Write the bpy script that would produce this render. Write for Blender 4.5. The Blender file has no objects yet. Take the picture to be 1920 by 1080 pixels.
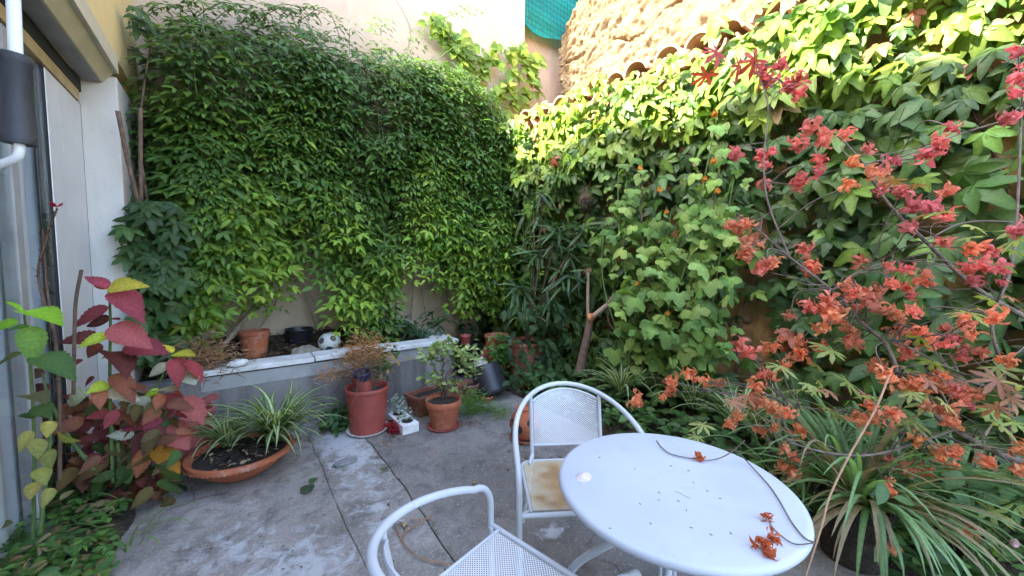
import bpy, math, random
import numpy as np
from mathutils import Vector, Matrix

random.seed(7)
R = np.random.default_rng(11)
SC = bpy.context.scene
COL = SC.collection

# ------------------------------------------------------------------ camera, sky, sun, exposure
CAM_H, YAW, PITCH, FPX = 1.45, math.radians(36.4), math.radians(3.4), 705.0
cam_d = bpy.data.cameras.new('camera')
cam_d.sensor_width = 36.0
cam_d.lens = FPX / 1920 * 36
cam_d.clip_start, cam_d.clip_end = 0.02, 400
cam = bpy.data.objects.new('camera', cam_d)
COL.objects.link(cam)
cam.location = (0, 0, CAM_H)
cam.rotation_euler = (math.pi / 2 - PITCH, 0, -YAW)
SC.camera = cam

SUN_EL, SUN_TURN = math.radians(34), math.radians(2.0)
world = bpy.data.worlds.new('World')
SC.world = world
world.use_nodes = True
wn = world.node_tree
sky = wn.nodes.new('ShaderNodeTexSky')
sky.sky_type = 'NISHITA'
sky.sun_disc = False
sky.sun_elevation = SUN_EL
sky.sun_rotation = -math.pi / 2 + SUN_TURN
sky.dust_density = 2.2
sky.ozone_density = 1.0
wn.links.new(sky.outputs[0], wn.nodes['Background'].inputs[0])
wn.nodes['Background'].inputs[1].default_value = 0.15

sun_d = bpy.data.lights.new('sun', 'SUN')
sun_d.energy = 2.5
sun_d.angle = math.radians(0.5)
sun_d.color = (1.0, 0.90, 0.74)
sun = bpy.data.objects.new('sun', sun_d)
COL.objects.link(sun)
to_sun = Vector((-math.cos(SUN_EL) * math.cos(SUN_TURN), math.cos(SUN_EL) * math.sin(SUN_TURN), math.sin(SUN_EL)))
sun.rotation_euler = (-to_sun).to_track_quat('-Z', 'Y').to_euler()
sun.location = (-6, 2, 12)

SC.view_settings.view_transform = 'Standard'
SC.view_settings.look = 'None'
SC.view_settings.gamma = 1.0
SC.view_settings.use_curve_mapping = False
SC.view_settings.exposure = 3.8
SC.cycles.max_bounces = 10
SC.cycles.diffuse_bounces = 5
SC.cycles.transparent_max_bounces = 16

# ------------------------------------------------------------------ where a pixel of the photograph lies in the place
CY_, SY_ = math.cos(YAW), math.sin(YAW)
CP, SP = math.cos(PITCH), math.sin(PITCH)


def W(a, b, z=0.0):
    """metres right of / ahead of the camera -> place coordinates"""
    return np.array([a * CY_ + b * SY_, -a * SY_ + b * CY_, z])


def ray(px, py):
    x, y = (px - 960) / FPX, (py - 540) / FPX
    return W(x, CP - y * SP, -SP - y * CP)


def fl(px, py, z=0.0):
    d = ray(px, py)
    return d * ((z - CAM_H) / d[2]) + [0, 0, CAM_H]


def onY(px, py, Y):
    d = ray(px, py)
    return d * (Y / d[1]) + [0, 0, CAM_H]


def onX(px, py, X):
    d = ray(px, py)
    return d * (X / d[0]) + [0, 0, CAM_H]


RW0, RWS = 3.69, -0.078            # garden wall on the right: X = RW0 + RWS * Y


def onR(px, py, off=0.0):
    d = ray(px, py)
    t = (RW0 - off) / (d[0] - RWS * d[1])
    return d * t + [0, 0, CAM_H]


def dep(px, py, b):
    d = ray(px, py)
    x, y = (px - 960) / FPX, (py - 540) / FPX
    return d * (b / (CP - y * SP)) + [0, 0, CAM_H]


def project(p):
    p = np.atleast_2d(p)
    a = p[:, 0] * CY_ - p[:, 1] * SY_
    b = p[:, 0] * SY_ + p[:, 1] * CY_
    u = p[:, 2] - CAM_H
    f = np.maximum(b * CP - u * SP, 0.01)
    return 960 + FPX * a / f, 540 - FPX * (b * SP + u * CP) / f, b * CP - u * SP


def mpp(b):                        # metres per photograph pixel at distance b
    return b / FPX


# ------------------------------------------------------------------ materials
def nt(name):
    m = bpy.data.materials.new(name)
    m.use_nodes = True
    n = m.node_tree
    return m, n, n.nodes, n.links, n.nodes['Principled BSDF']


def noise(n, scale, detail=4, rough=0.55, coord=None, dist=0.0):
    t = n.nodes.new('ShaderNodeTexNoise')
    t.inputs['Scale'].default_value = scale
    t.inputs['Detail'].default_value = detail
    t.inputs['Roughness'].default_value = rough
    t.inputs['Distortion'].default_value = dist
    if coord is not None:
        n.links.new(coord, t.inputs['Vector'])
    return t.outputs['Fac']


def ramp(n, fac, stops):
    r = n.nodes.new('ShaderNodeValToRGB')
    while len(r.color_ramp.elements) < len(stops):
        r.color_ramp.elements.new(0.5)
    for e, (p, c) in zip(r.color_ramp.elements, stops):
        e.position = p
        e.color = (c, c, c, 1) if isinstance(c, (int, float)) else (*c, 1)
    n.links.new(fac, r.inputs[0])
    return r.outputs[0]


def mixc(n, fac, a, b, mode='MIX'):
    m = n.nodes.new('ShaderNodeMix')
    m.data_type = 'RGBA'
    m.blend_type = mode
    for sock, v in ((m.inputs[0], fac), (m.inputs[6], a), (m.inputs[7], b)):
        if isinstance(v, (int, float)):
            sock.default_value = v
        elif isinstance(v, tuple):
            sock.default_value = (*v, 1)
        else:
            n.links.new(v, sock)
    return m.outputs[2]


def bump(n, bsdf, h, strength=0.3, dist=0.01, prev=None):
    b = n.nodes.new('ShaderNodeBump')
    b.inputs['Strength'].default_value = strength
    b.inputs['Distance'].default_value = dist
    n.links.new(h, b.inputs['Height'])
    if prev is not None:
        n.links.new(prev, b.inputs['Normal'])
    n.links.new(b.outputs[0], bsdf.inputs['Normal'])
    return b.outputs[0]


def wpos(n):
    return n.nodes.new('ShaderNodeNewGeometry').outputs['Position']


def simple(name, c1, c2=None, scale=8, rough=0.6, bscale=40, bstr=0.2, bdist=0.004, metal=0.0, detail=5, spec=0.5):
    m, n, N, L, b = nt(name)
    p = wpos(n)
    c2 = c2 or tuple(x * 0.75 for x in c1)
    f = noise(n, scale, detail, 0.6, p)
    L.new(ramp(n, f, [(0.35, c2), (0.65, c1)]), b.inputs['Base Color'])
    b.inputs['Roughness'].default_value = rough
    b.inputs['Metallic'].default_value = metal
    b.inputs['Specular IOR Level'].default_value = spec
    if bstr:
        bump(n, b, noise(n, bscale, 5, 0.6, p), bstr, bdist)
    return m


def leaf_mat(name, rough=0.5, trans=0.35, spec=0.4, vein=60):
    m, n, N, L, b = nt(name)
    at = N.new('ShaderNodeAttribute')
    at.attribute_name = 'Col'
    oi = N.new('ShaderNodeObjectInfo')
    c = mixc(n, 1.0, at.outputs['Color'], oi.outputs['Color'], 'MULTIPLY')
    p = wpos(n)
    c = mixc(n, 1.0, c, ramp(n, noise(n, vein, 3, 0.6, p), [(0.3, 0.78), (0.7, 1.15)]), 'MULTIPLY')
    L.new(c, b.inputs['Base Color'])
    b.inputs['Roughness'].default_value = rough
    b.inputs['Specular IOR Level'].default_value = spec
    bump(n, b, noise(n, vein * (.7 if name == 'leaf_matte' else 1.6), 3, 0.6, p), 0.25 if name in ('leaf', 'leaf_gloss') else 0.8, 0.004 if name in ('leaf', 'leaf_gloss') else 0.010)
    t = N.new('ShaderNodeBsdfTranslucent')
    cc = mixc(n, 1.0, c, (1.15, 1.0, 0.9) if name == 'petal' else (1.2, 1.25, 0.5), 'MULTIPLY')
    L.new(cc, t.inputs['Color'])
    mx = N.new('ShaderNodeMixShader')
    mx.inputs[0].default_value = trans
    L.new(b.outputs[0], mx.inputs[1])
    L.new(t.outputs[0], mx.inputs[2])
    L.new(mx.outputs[0], N['Material Output'].inputs['Surface'])
    return m


M = {}
M['leaf'] = leaf_mat('leaf', 0.5, 0.48)
M['leaf_gloss'] = leaf_mat('leaf_gloss', 0.46, 0.44, 0.45)
M['leaf_matte'] = leaf_mat('leaf_matte', 0.7, 0.35, 0.2, 90)
M['petal'] = leaf_mat('petal', 0.8, 0.42, 0.15, 120)


def stucco(name, c1, c2, dirt, dstr, bscale=60, bstr=0.35, streak=True):
    m, n, N, L, b = nt(name)
    p = wpos(n)
    mp = N.new('ShaderNodeMapping')
    mp.inputs['Scale'].default_value = (3.2, 3.2, 0.5)
    L.new(p, mp.inputs[0])
    c = ramp(n, noise(n, 1.3, 6, 0.6, p), [(0.3, c2), (0.7, c1)])
    s = ramp(n, noise(n, 1.0, 8, 0.7, mp.outputs[0]), [(0.48, 0.0), (0.72, dstr)])
    if streak:
        c = mixc(n, s, c, dirt)
    sp = ramp(n, noise(n, 28, 3, 0.6, p), [(0.66, 0.0), (0.74, 0.35)])
    c = mixc(n, sp, c, dirt)
    L.new(c, b.inputs['Base Color'])
    b.inputs['Roughness'].default_value = 0.9
    b.inputs['Specular IOR Level'].default_value = 0.2
    q = bump(n, b, noise(n, bscale, 6, 0.7, p), bstr, 0.012)
    bump(n, b, noise(n, 5, 3, 0.5, p), 0.3, 0.03, q)
    return m


M['cream'] = stucco('cream_stucco', (0.50, 0.395, 0.295), (0.455, 0.35, 0.26), (0.32, 0.24, 0.17), 0.45)
M['orange'] = stucco('salmon_plaster', (0.56, 0.36, 0.24), (0.48, 0.30, 0.20), (0.28, 0.19, 0.13), 0.7)
M['facade'] = stucco('white_render', (0.56, 0.525, 0.48), (0.50, 0.47, 0.43), (0.30, 0.27, 0.23), 0.5, 90, 0.15)
M['ochre_house'] = stucco('yellow_render', (0.68, 0.52, 0.25), (0.62, 0.47, 0.22), (0.36, 0.26, 0.12), 0.3, 80, 0.2)
M['ochre'] = stucco('ochre_render', (0.44, 0.27, 0.10), (0.30, 0.19, 0.085), (0.14, 0.09, 0.055), 0.9, 30, 0.7)
M['rubble'] = simple('rubble_stone', (0.34, 0.23, 0.15), (0.16, 0.10, 0.07), 9, 0.95, 50, 0.6, 0.012)

# rough earth wall: coarse lumps, crumbling courses
m, n, N, L, b = nt('rough_earth')
p = wpos(n)
c = ramp(n, noise(n, 2.2, 8, 0.7, p), [(0.3, (0.185, 0.125, 0.072)), (0.55, (0.265, 0.195, 0.118)), (0.75, (0.32, 0.25, 0.165))])
c = mixc(n, ramp(n, noise(n, 30, 5, 0.7, p), [(0.40, 0.8), (0.52, 0.0)]), c, (0.12, 0.07, 0.035))
L.new(c, b.inputs['Base Color'])
b.inputs['Roughness'].default_value = 1.0
b.inputs['Specular IOR Level'].default_value = 0.1
bump(n, b, noise(n, 45, 8, 0.75, p), 0.9, 0.03)
M['earth_wall'] = m

# concrete: two tones, worn pale paint patches, dark stains
m, n, N, L, b = nt('concrete')
p = wpos(n)
sx = N.new('ShaderNodeSeparateXYZ')
L.new(p, sx.inputs[0])
at = N.new('ShaderNodeAttribute')
at.attribute_name = 'Col'
big = noise(n, 1.7, 7, 0.62, p)
c = ramp(n, big, [(0.30, (0.172, 0.150, 0.136)), (0.5, (0.24, 0.214, 0.196)), (0.72, (0.312, 0.283, 0.263))])
c = mixc(n, 1.0, c, at.outputs['Color'], 'MULTIPLY')
gr = noise(n, 90, 4, 0.7, p)
c = mixc(n, 1.0, c, ramp(n, gr, [(0.3, 0.72), (0.7, 1.22)]), 'MULTIPLY')
stain = ramp(n, noise(n, 5.5, 8, 0.72, p, 0.6), [(0.46, 0.0), (0.66, 0.75)])
c = mixc(n, stain, c, (0.095, 0.082, 0.074))
# worn paint: only where the attribute alpha allows it
pf = noise(n, 9, 9, 0.72, p, 0.5)
pm = N.new('ShaderNodeMath')
pm.operation = 'ADD'
L.new(pf, pm.inputs[0])
L.new(at.outputs['Alpha'], pm.inputs[1])
paint = ramp(n, pm.outputs[0], [(0.87, 0.0), (1.0, 0.85)])
c = mixc(n, paint, c, (0.44, 0.44, 0.455))
spk = ramp(n, noise(n, 55, 2, 0.5, p), [(0.64, 0.0), (0.69, 0.55)])
c = mixc(n, spk, c, (0.42, 0.41, 0.41))
vo = N.new('ShaderNodeTexVoronoi')
vo.feature = 'DISTANCE_TO_EDGE'
vo.inputs['Scale'].default_value = 0.55
dn = N.new('ShaderNodeTexNoise')
dn.inputs['Scale'].default_value = 6
dn.inputs['Detail'].default_value = 6
L.new(p, dn.inputs['Vector'])
va = N.new('ShaderNodeVectorMath')
va.operation = 'MULTIPLY_ADD'
L.new(dn.outputs['Color'], va.inputs[0])
va.inputs[1].default_value = (0.28, 0.28, 0.0)
L.new(p, va.inputs[2])
L.new(va.outputs[0], vo.inputs['Vector'])
crack = ramp(n, vo.outputs['Distance'], [(0.0, 0.8), (0.0035, 0.0)])
crack = mixc(n, 1.0, crack, ramp(n, noise(n, 2.3, 3, 0.5, p), [(0.45, 0.0), (0.6, 1.0)]), 'MULTIPLY')
c = mixc(n, crack, c, (0.05, 0.045, 0.04))
L.new(c, b.inputs['Base Color'])
L.new(ramp(n, big, [(0.3, 0.75), (0.7, 0.95)]), b.inputs['Roughness'])
b.inputs['Specular IOR Level'].default_value = 0.25
q = bump(n, b, gr, 0.5, 0.006)
q = bump(n, b, noise(n, 12, 6, 0.7, p), 0.5, 0.015, q)
ci = N.new('ShaderNodeMath')
ci.operation = 'MULTIPLY'
ci.inputs[1].default_value = -1
L.new(crack, ci.inputs[0])
bump(n, b, ci.outputs[0], 0.6, 0.01, q)
M['concrete'] = m


def terracotta(name, c1, c2, white=0.4):
    m, n, N, L, b = nt(name)
    p = wpos(n)
    c = ramp(n, noise(n, 7, 6, 0.65, p), [(0.3, c2), (0.7, c1)])
    c = mixc(n, ramp(n, noise(n, 11, 6, 0.7, p, 0.4), [(0.53, 0.0), (0.70, white)]), c, (0.50, 0.42, 0.36))
    c = mixc(n, ramp(n, noise(n, 16, 5, 0.7, p), [(0.58, 0.0), (0.75, 0.5)]), c, (0.10, 0.06, 0.045))
    L.new(c, b.inputs['Base Color'])
    b.inputs['Roughness'].default_value = 0.8
    b.inputs['Specular IOR Level'].default_value = 0.25
    bump(n, b, noise(n, 70, 5, 0.6, p), 0.25, 0.004)
    return m


M['terra'] = terracotta('terracotta', (0.40, 0.125, 0.060), (0.30, 0.085, 0.042))
M['terra_old'] = terracotta('weathered_terracotta', (0.27, 0.10, 0.062), (0.19, 0.07, 0.045), 0.5)
M['terra_tile'] = terracotta('roof_tile', (0.40, 0.25, 0.16), (0.28, 0.165, 0.105), 0.8)
M['red_plastic'] = simple('red_plastic', (0.34, 0.066, 0.048), (0.24, 0.05, 0.04), 9, 0.5, 60, 0.08, 0.002)
M['pink_plastic'] = simple('dusty_red_plastic', (0.42, 0.10, 0.10), (0.33, 0.08, 0.075), 5, 0.6, 60, 0.1, 0.002)
M['black_plastic'] = simple('black_plastic', (0.022, 0.022, 0.028), (0.014, 0.014, 0.017), 6, 0.42, 50, 0.1, 0.002)
M['purple_plastic'] = simple('purple_plastic', (0.035, 0.03, 0.075), (0.025, 0.02, 0.05), 6, 0.35, 50, 0.05)
M['white_plastic'] = simple('white_plastic', (0.72, 0.72, 0.72), (0.58, 0.57, 0.56), 6, 0.5, 60, 0.1, 0.002)
M['foam_white'] = simple('polystyrene', (0.76, 0.76, 0.75), (0.6, 0.59, 0.57), 12, 0.8, 160, 0.5, 0.004)
M['white_slab'] = simple('white_slab', (0.66, 0.66, 0.66), (0.48, 0.47, 0.45), 7, 0.6, 40, 0.2, 0.004)
M['white_paint'] = simple('white_paint', (0.50, 0.525, 0.575), (0.43, 0.45, 0.49), 3, 0.42, 120, 0.06, 0.002)
m, n, N, L, b = nt('tabletop_paint')
p = wpos(n)
c = ramp(n, noise(n, 3, 5, 0.6, p), [(0.3, (0.42, 0.45, 0.51)), (0.7, (0.475, 0.505, 0.565))])
c = mixc(n, ramp(n, noise(n, 14, 7, 0.75, p, 1.0), [(0.57, 0.0), (0.72, 0.42)]), c, (0.33, 0.33, 0.33))
c = mixc(n, ramp(n, noise(n, 130, 2, 0.5, p), [(0.70, 0.0), (0.76, 0.4)]), c, (0.33, 0.31, 0.29))
L.new(c, b.inputs['Base Color'])
L.new(ramp(n, noise(n, 9, 6, 0.7, p), [(0.3, 0.34), (0.7, 0.62)]), b.inputs['Roughness'])
bump(n, b, noise(n, 60, 4, 0.6, p), 0.08, 0.003)
M['tabletop'] = m
M['frame_white'] = simple('white_aluminium', (0.62, 0.62, 0.63), (0.55, 0.55, 0.56), 4, 0.4, 90, 0.05, 0.002)
M['cream_paint'] = simple('cream_paint', (0.60, 0.53, 0.40), (0.50, 0.44, 0.33), 5, 0.55, 90, 0.1, 0.002)
M['grey_paint'] = simple('grey_paint', (0.36, 0.35, 0.35), (0.27, 0.265, 0.26), 6, 0.6, 70, 0.15, 0.003)
M['rail_yellow'] = simple('varnished_rail', (0.42, 0.32, 0.17), (0.32, 0.24, 0.12), 6, 0.5, 70, 0.1)
M['dark_gap'] = simple('dark_seal_and_shade', (0.016, 0.016, 0.018), None, 6, 0.7, 70, 0.1)  # door seals, and painted shade for the shutter slot and pot holes
M['rubber'] = simple('black_foam_grip', (0.028, 0.028, 0.034), (0.018, 0.018, 0.022), 40, 0.6, 260, 0.4, 0.002)
M['soil'] = simple('potting_soil', (0.055, 0.038, 0.028), (0.022, 0.015, 0.012), 45, 1.0, 90, 1.0, 0.02)
M['bed_soil'] = simple('dry_bed_soil', (0.085, 0.06, 0.043), (0.035, 0.024, 0.018), 22, 1.0, 70, 1.0, 0.02)
M['bark'] = simple('bark', (0.20, 0.125, 0.09), (0.10, 0.06, 0.045), 22, 0.9, 90, 0.7, 0.006)
M['bark_maple'] = simple('maple_bark', (0.17, 0.13, 0.10), (0.08, 0.06, 0.05), 26, 0.7, 110, 0.4, 0.004)
M['bark_pale'] = simple('pale_bark', (0.36, 0.28, 0.21), (0.22, 0.165, 0.12), 26, 0.85, 110, 0.5, 0.004)
M['cane'] = simple('dry_cane', (0.34, 0.20, 0.11), (0.24, 0.135, 0.075), 20, 0.7, 90, 0.3, 0.004)
M['wood_grey'] = simple('grey_wood', (0.30, 0.23, 0.18), (0.17, 0.125, 0.10), 18, 0.9, 80, 0.5, 0.005)
M['stem_green'] = simple('green_stem', (0.10, 0.17, 0.045), (0.06, 0.11, 0.03), 18, 0.6, 80, 0.2)
M['stem_brown'] = simple('brown_stem', (0.14, 0.085, 0.055), (0.08, 0.05, 0.035), 18, 0.8, 80, 0.3)
M['stone'] = simple('grey_stone', (0.25, 0.25, 0.25), (0.15, 0.15, 0.15), 14, 0.9, 60, 0.5, 0.006)
M['stone_pale'] = simple('pale_stone', (0.36, 0.32, 0.26), (0.20, 0.165, 0.13), 10, 0.95, 50, 0.6, 0.008)
M['shell'] = simple('shell', (0.66, 0.57, 0.55), (0.50, 0.42, 0.42), 60, 0.4, 160, 0.5, 0.003)
M['rust'] = simple('rusty_wire', (0.20, 0.10, 0.055), (0.10, 0.05, 0.03), 30, 0.9, 90, 0.3)
M['wire'] = simple('dark_wire', (0.05, 0.05, 0.05), None, 30, 0.6, 90, 0.1)
M['black_paint'] = simple('black_print', (0.10, 0.10, 0.105), None, 20, 0.5, 90, 0.1)
M['net'] = leaf_mat('teal_net', 0.8, 0.45, 0.1, 30)
M['curtain'] = simple('pale_curtain', (0.80, 0.80, 0.81), (0.74, 0.74, 0.76), 2, 0.9, 200, 0.2, 0.002)

# render block of the planter: grey, damp streaks
M['planter'] = stucco('grey_render', (0.29, 0.27, 0.26), (0.17, 0.155, 0.15), (0.06, 0.048, 0.042), 0.95, 45, 0.7)

m, n, N, L, b = nt('window_glass')
tr = N.new('ShaderNodeBsdfTransparent')
tr.inputs[0].default_value = (0.93, 0.95, 0.96, 1)
gl = N.new('ShaderNodeBsdfGlossy')
gl.inputs['Roughness'].default_value = 0.03
mx = N.new('ShaderNodeMixShader')
mx.inputs[0].default_value = 0.16
L.new(tr.outputs[0], mx.inputs[1])
L.new(gl.outputs[0], mx.inputs[2])
L.new(mx.outputs[0], N['Material Output'].inputs['Surface'])
M['glass'] = m

# chair sheet metal, colour from the mesh (white with a rust stain on one seat)
m, n, N, L, b = nt('perforated_metal')
at = N.new('ShaderNodeAttribute')
at.attribute_name = 'Col'
L.new(at.outputs['Color'], b.inputs['Base Color'])
b.inputs['Roughness'].default_value = 0.45
M['perf'] = m


# ------------------------------------------------------------------ mesh helpers
def base_of(v):
    v = np.asarray(v)
    return np.array([(v[:, 0].min() + v[:, 0].max()) / 2, (v[:, 1].min() + v[:, 1].max()) / 2, v[:, 2].min()])


def tag(o, label=None, cat=None, group=None, kind=None):
    for k, x in (('label', label), ('category', cat), ('group', group), ('kind', kind)):
        if x:
            o[k] = x
    return o


def thing(name, loc, label, cat, group=None):
    o = bpy.data.objects.new(name, None)
    o.empty_display_size = 0.1
    COL.objects.link(o)
    o.location = tuple(loc)
    return tag(o, label, cat, group)


def root_loc(o):
    p = np.zeros(3)
    while o is not None:
        p += np.array(o.location)
        o = o.parent
    return p


def np_mesh(name, v, f, c=None, smooth=True):
    """v (N,3), f (M,3) triangles, c (N,3|4) colour per vertex"""
    v = np.ascontiguousarray(v, dtype=np.float32)
    f = np.ascontiguousarray(f, dtype=np.int32)
    me = bpy.data.meshes.new(name)
    me.vertices.add(len(v))
    me.vertices.foreach_set('co', v.ravel())
    me.loops.add(f.size)
    me.loops.foreach_set('vertex_index', f.ravel())
    me.polygons.add(len(f))
    me.polygons.foreach_set('loop_start', np.arange(0, f.size, 3, dtype=np.int32))
    if smooth:
        me.polygons.foreach_set('use_smooth', np.ones(len(f), dtype=bool))
    if c is not None:
        c = np.asarray(c, dtype=np.float32)
        if c.shape[1] == 3:
            c = np.concatenate([c, np.ones((len(c), 1), np.float32)], 1)
        a = me.color_attributes.new('Col', 'FLOAT_COLOR', 'POINT')
        a.data.foreach_set('color', np.ascontiguousarray(c).ravel())
    me.update(calc_edges=True)
    return me


class MB:
    """collects shapes in place coordinates; build() links them as ONE mesh object"""

    def __init__(s):
        s.v, s.f, s.c = [], [], []

    def add(s, v, f, c=None):
        k = len(s.v)
        s.v += [tuple(map(float, p)) for p in v]
        s.f += [tuple(int(i) + k for i in q) for q in f]
        s.c += [tuple(c) if c is not None else (1, 1, 1)] * len(v)
        return s

    def box(s, x0, x1, y0, y1, z0, z1):
        v = [(x, y, z) for x in (x0, x1) for y in (y0, y1) for z in (z0, z1)]
        return s.add(v, [(0, 1, 3, 2), (4, 6, 7, 5), (0, 4, 5, 1), (2, 3, 7, 6), (0, 2, 6, 4), (1, 5, 7, 3)])

    def obox(s, c, ax, half, bev=0.0):
        """oriented box: centre, 3 axes (rows), half sizes"""
        ax = np.asarray(ax, float)
        v = [np.asarray(c) + sum(sg * h * a for sg, h, a in zip(sgn, half, ax))
             for sgn in [(i, j, k) for i in (-1, 1) for j in (-1, 1) for k in (-1, 1)]]
        return s.add(v, [(0, 1, 3, 2), (4, 6, 7, 5), (0, 4, 5, 1), (2, 3, 7, 6), (0, 2, 6, 4), (1, 5, 7, 3)])

    def tube(s, pts, r, sides=8, caps=True, squash=1.0, c=None):
        P = np.asarray(pts, float)
        n = len(P)
        r = np.full(n, r) if np.isscalar(r) else np.asarray(r, float)
        T = np.gradient(P, axis=0)
        T /= np.linalg.norm(T, axis=1)[:, None] + 1e-9
        u = np.cross(T[0], [0, 0, 1.0])
        if np.linalg.norm(u) < 0.1:
            u = np.cross(T[0], [1.0, 0, 0])
        u /= np.linalg.norm(u)
        ang = np.arange(sides) * 2 * math.pi / sides
        V = []
        for i in range(n):
            u = u - T[i] * np.dot(u, T[i])
            u /= np.linalg.norm(u) + 1e-9
            w = np.cross(T[i], u)
            V += [P[i] + r[i] * (math.cos(a) * u + squash * math.sin(a) * w) for a in ang]
        F = [(i * sides + k, i * sides + (k + 1) % sides, (i + 1) * sides + (k + 1) % sides, (i + 1) * sides + k)
             for i in range(n - 1) for k in range(sides)]
        if caps:
            F += [tuple(range(sides))[::-1], tuple((n - 1) * sides + k for k in range(sides))]
        return s.add(V, F, c)

    def lathe(s, prof, ctr, seg=32, ax=None, oval=1.0, c=None, wob=0.0):
        """prof: (radius, height) list; ax: 3x3 rows (x, y, z axis)"""
        A = np.eye(3) if ax is None else np.asarray(ax, float)
        V, F = [], []
        for (r, z) in prof:
            for k in range(seg):
                a = 2 * math.pi * k / seg
                rr = r * (1 + wob * math.sin(3 * a + z * 20))
                V.append(np.asarray(ctr) + rr * math.cos(a) * A[0] + rr * oval * math.sin(a) * A[1] + z * A[2])
        for i in range(len(prof) - 1):
            for k in range(seg):
                F.append((i * seg + k, i * seg + (k + 1) % seg, (i + 1) * seg + (k + 1) % seg, (i + 1) * seg + k))
        F.append(tuple(range(seg))[::-1])
        F.append(tuple((len(prof) - 1) * seg + k for k in range(seg)))
        return s.add(V, F, c)

    def blob(s, ctr, rad, amp=0.15, nu=14, nv=9, seed=0, flat=None, freq=3.0):
        g = np.random.default_rng(seed)
        ph = g.uniform(0, 6.28, (4, 3))
        V, F = [], []
        for j in range(nv + 1):
            th = math.pi * j / nv
            for i in range(nu):
                a = 2 * math.pi * i / nu
                d = np.array([math.sin(th) * math.cos(a), math.sin(th) * math.sin(a), math.cos(th)])
                k = 1 + amp * sum(math.sin(freq * (q + 1) * 0.6 * d[0] + ph[q, 0]) * math.sin(freq * (q + 1) * 0.6 * d[1] + ph[q, 1])
                                  * math.cos(freq * d[2] + ph[q, 2]) for q in range(4)) / 1.5
                V.append(np.asarray(ctr) + d * np.asarray(rad) * k)
        for j in range(nv):
            for i in range(nu):
                F.append((j * nu + i, (j + 1) * nu + i, (j + 1) * nu + (i + 1) % nu, j * nu + (i + 1) % nu))
        return s.add(V, F)

    def build(s, name, mat, parent=None, smooth=True, bevel=0.0, colours=False, origin=None, auto=40):
        v = np.array(s.v)
        o0 = root_loc(parent) if parent is not None else (np.array(origin) if origin is not None else base_of(v))
        me = bpy.data.meshes.new(name)
        me.from_pydata((v - o0).tolist(), [], s.f)
        if colours:
            a = me.color_attributes.new('Col', 'FLOAT_COLOR', 'POINT')
            c = np.array(s.c, np.float32)
            if c.shape[1] == 3:
                c = np.concatenate([c, np.ones((len(c), 1), np.float32)], 1)
            a.data.foreach_set('color', c.ravel())
        me.update()
        ob = bpy.data.objects.new(name, me)
        COL.objects.link(ob)
        me.materials.append(M[mat] if isinstance(mat, str) else mat)
        if smooth:
            me.polygons.foreach_set('use_smooth', [True] * len(me.polygons))
            me.set_sharp_from_angle(angle=math.radians(auto))
        if parent is not None:
            ob.parent = parent
        else:
            ob.location = o0
        if bevel:
            b = ob.modifiers.new('bevel', 'BEVEL')
            b.width = bevel
            b.segments = 2
            b.limit_method = 'ANGLE'
        return ob


def smooth_path(pts, n=8):
    P = np.asarray(pts, float)
    if len(P) < 3:
        return P
    out = []
    Q = np.vstack([2 * P[0] - P[1], P, 2 * P[-1] - P[-2]])
    for i in range(1, len(Q) - 2):
        for t in np.linspace(0, 1, n, endpoint=False):
            a, b_, c_, d_ = Q[i - 1], Q[i], Q[i + 1], Q[i + 2]
            out.append(0.5 * ((2 * b_) + (-a + c_) * t + (2 * a - 5 * b_ + 4 * c_ - d_) * t * t + (-a + 3 * b_ - 3 * c_ + d_) * t ** 3))
    out.append(P[-1])
    return np.array(out)


# ------------------------------------------------------------------ leaf templates: base at the origin, along +Y, face +Z
def leaflet(Lh=1.0, Wd=0.42, n=4, fold=0.12, curl=0.22, peak=0.42, serr=0.0, off=(0, 0, 0), ang=0.0, rib=1.25, wave=0.0):
    v, c, f = [], [], []
    for i in range(n + 1):
        t = i / n
        w = Wd / 2 * (math.sin(math.pi * t ** (math.log(0.5) / math.log(peak)))) ** 0.85 if 0 < i < n else 0.0
        if serr and 0 < i < n:
            w *= 1 + serr * (1 if i % 2 else -1)
        z = -curl * t * t * Lh + wave * math.sin(t * 9) * Lh
        if i in (0, n):
            v.append((0, t * Lh, z)); c.append(rib if i == 0 else 1.0)
        else:
            v += [(-w, t * Lh - (0.02 if serr and i % 2 == 0 else 0) * Lh, z + fold * w * 2), (0, t * Lh, z), (w, t * Lh - (0.02 if serr and i % 2 == 0 else 0) * Lh, z + fold * w * 2)]
            c += [0.95, rib, 1.02]
    f += [(0, 2, 1), (0, 3, 2)]
    for i in range(1, n - 1):
        a, b_ = 1 + 3 * (i - 1), 1 + 3 * i
        f += [(a, a + 1, b_ + 1), (a, b_ + 1, b_), (a + 1, a + 2, b_ + 2), (a + 1, b_ + 2, b_ + 1)]
    a = 1 + 3 * (n - 2)
    e = len(v) - 1
    f += [(a, a + 1, e), (a + 1, a + 2, e)]
    v = np.array(v, float)
    ca, sa = math.cos(ang), math.sin(ang)
    v = v @ np.array([[ca, -sa, 0], [sa, ca, 0], [0, 0, 1]]).T + np.array(off)
    c = np.repeat(np.array(c)[:, None], 3, 1)
    return dict(v=v, f=np.array(f), c=c)


def join(ts):
    v, f, c, k = [], [], [], 0
    for t in ts:
        v.append(t['v']); c.append(t['c']); f.append(t['f'] + k)
        k += len(t['v'])
    return dict(v=np.vstack(v), f=np.vstack(f), c=np.vstack(c))


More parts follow.
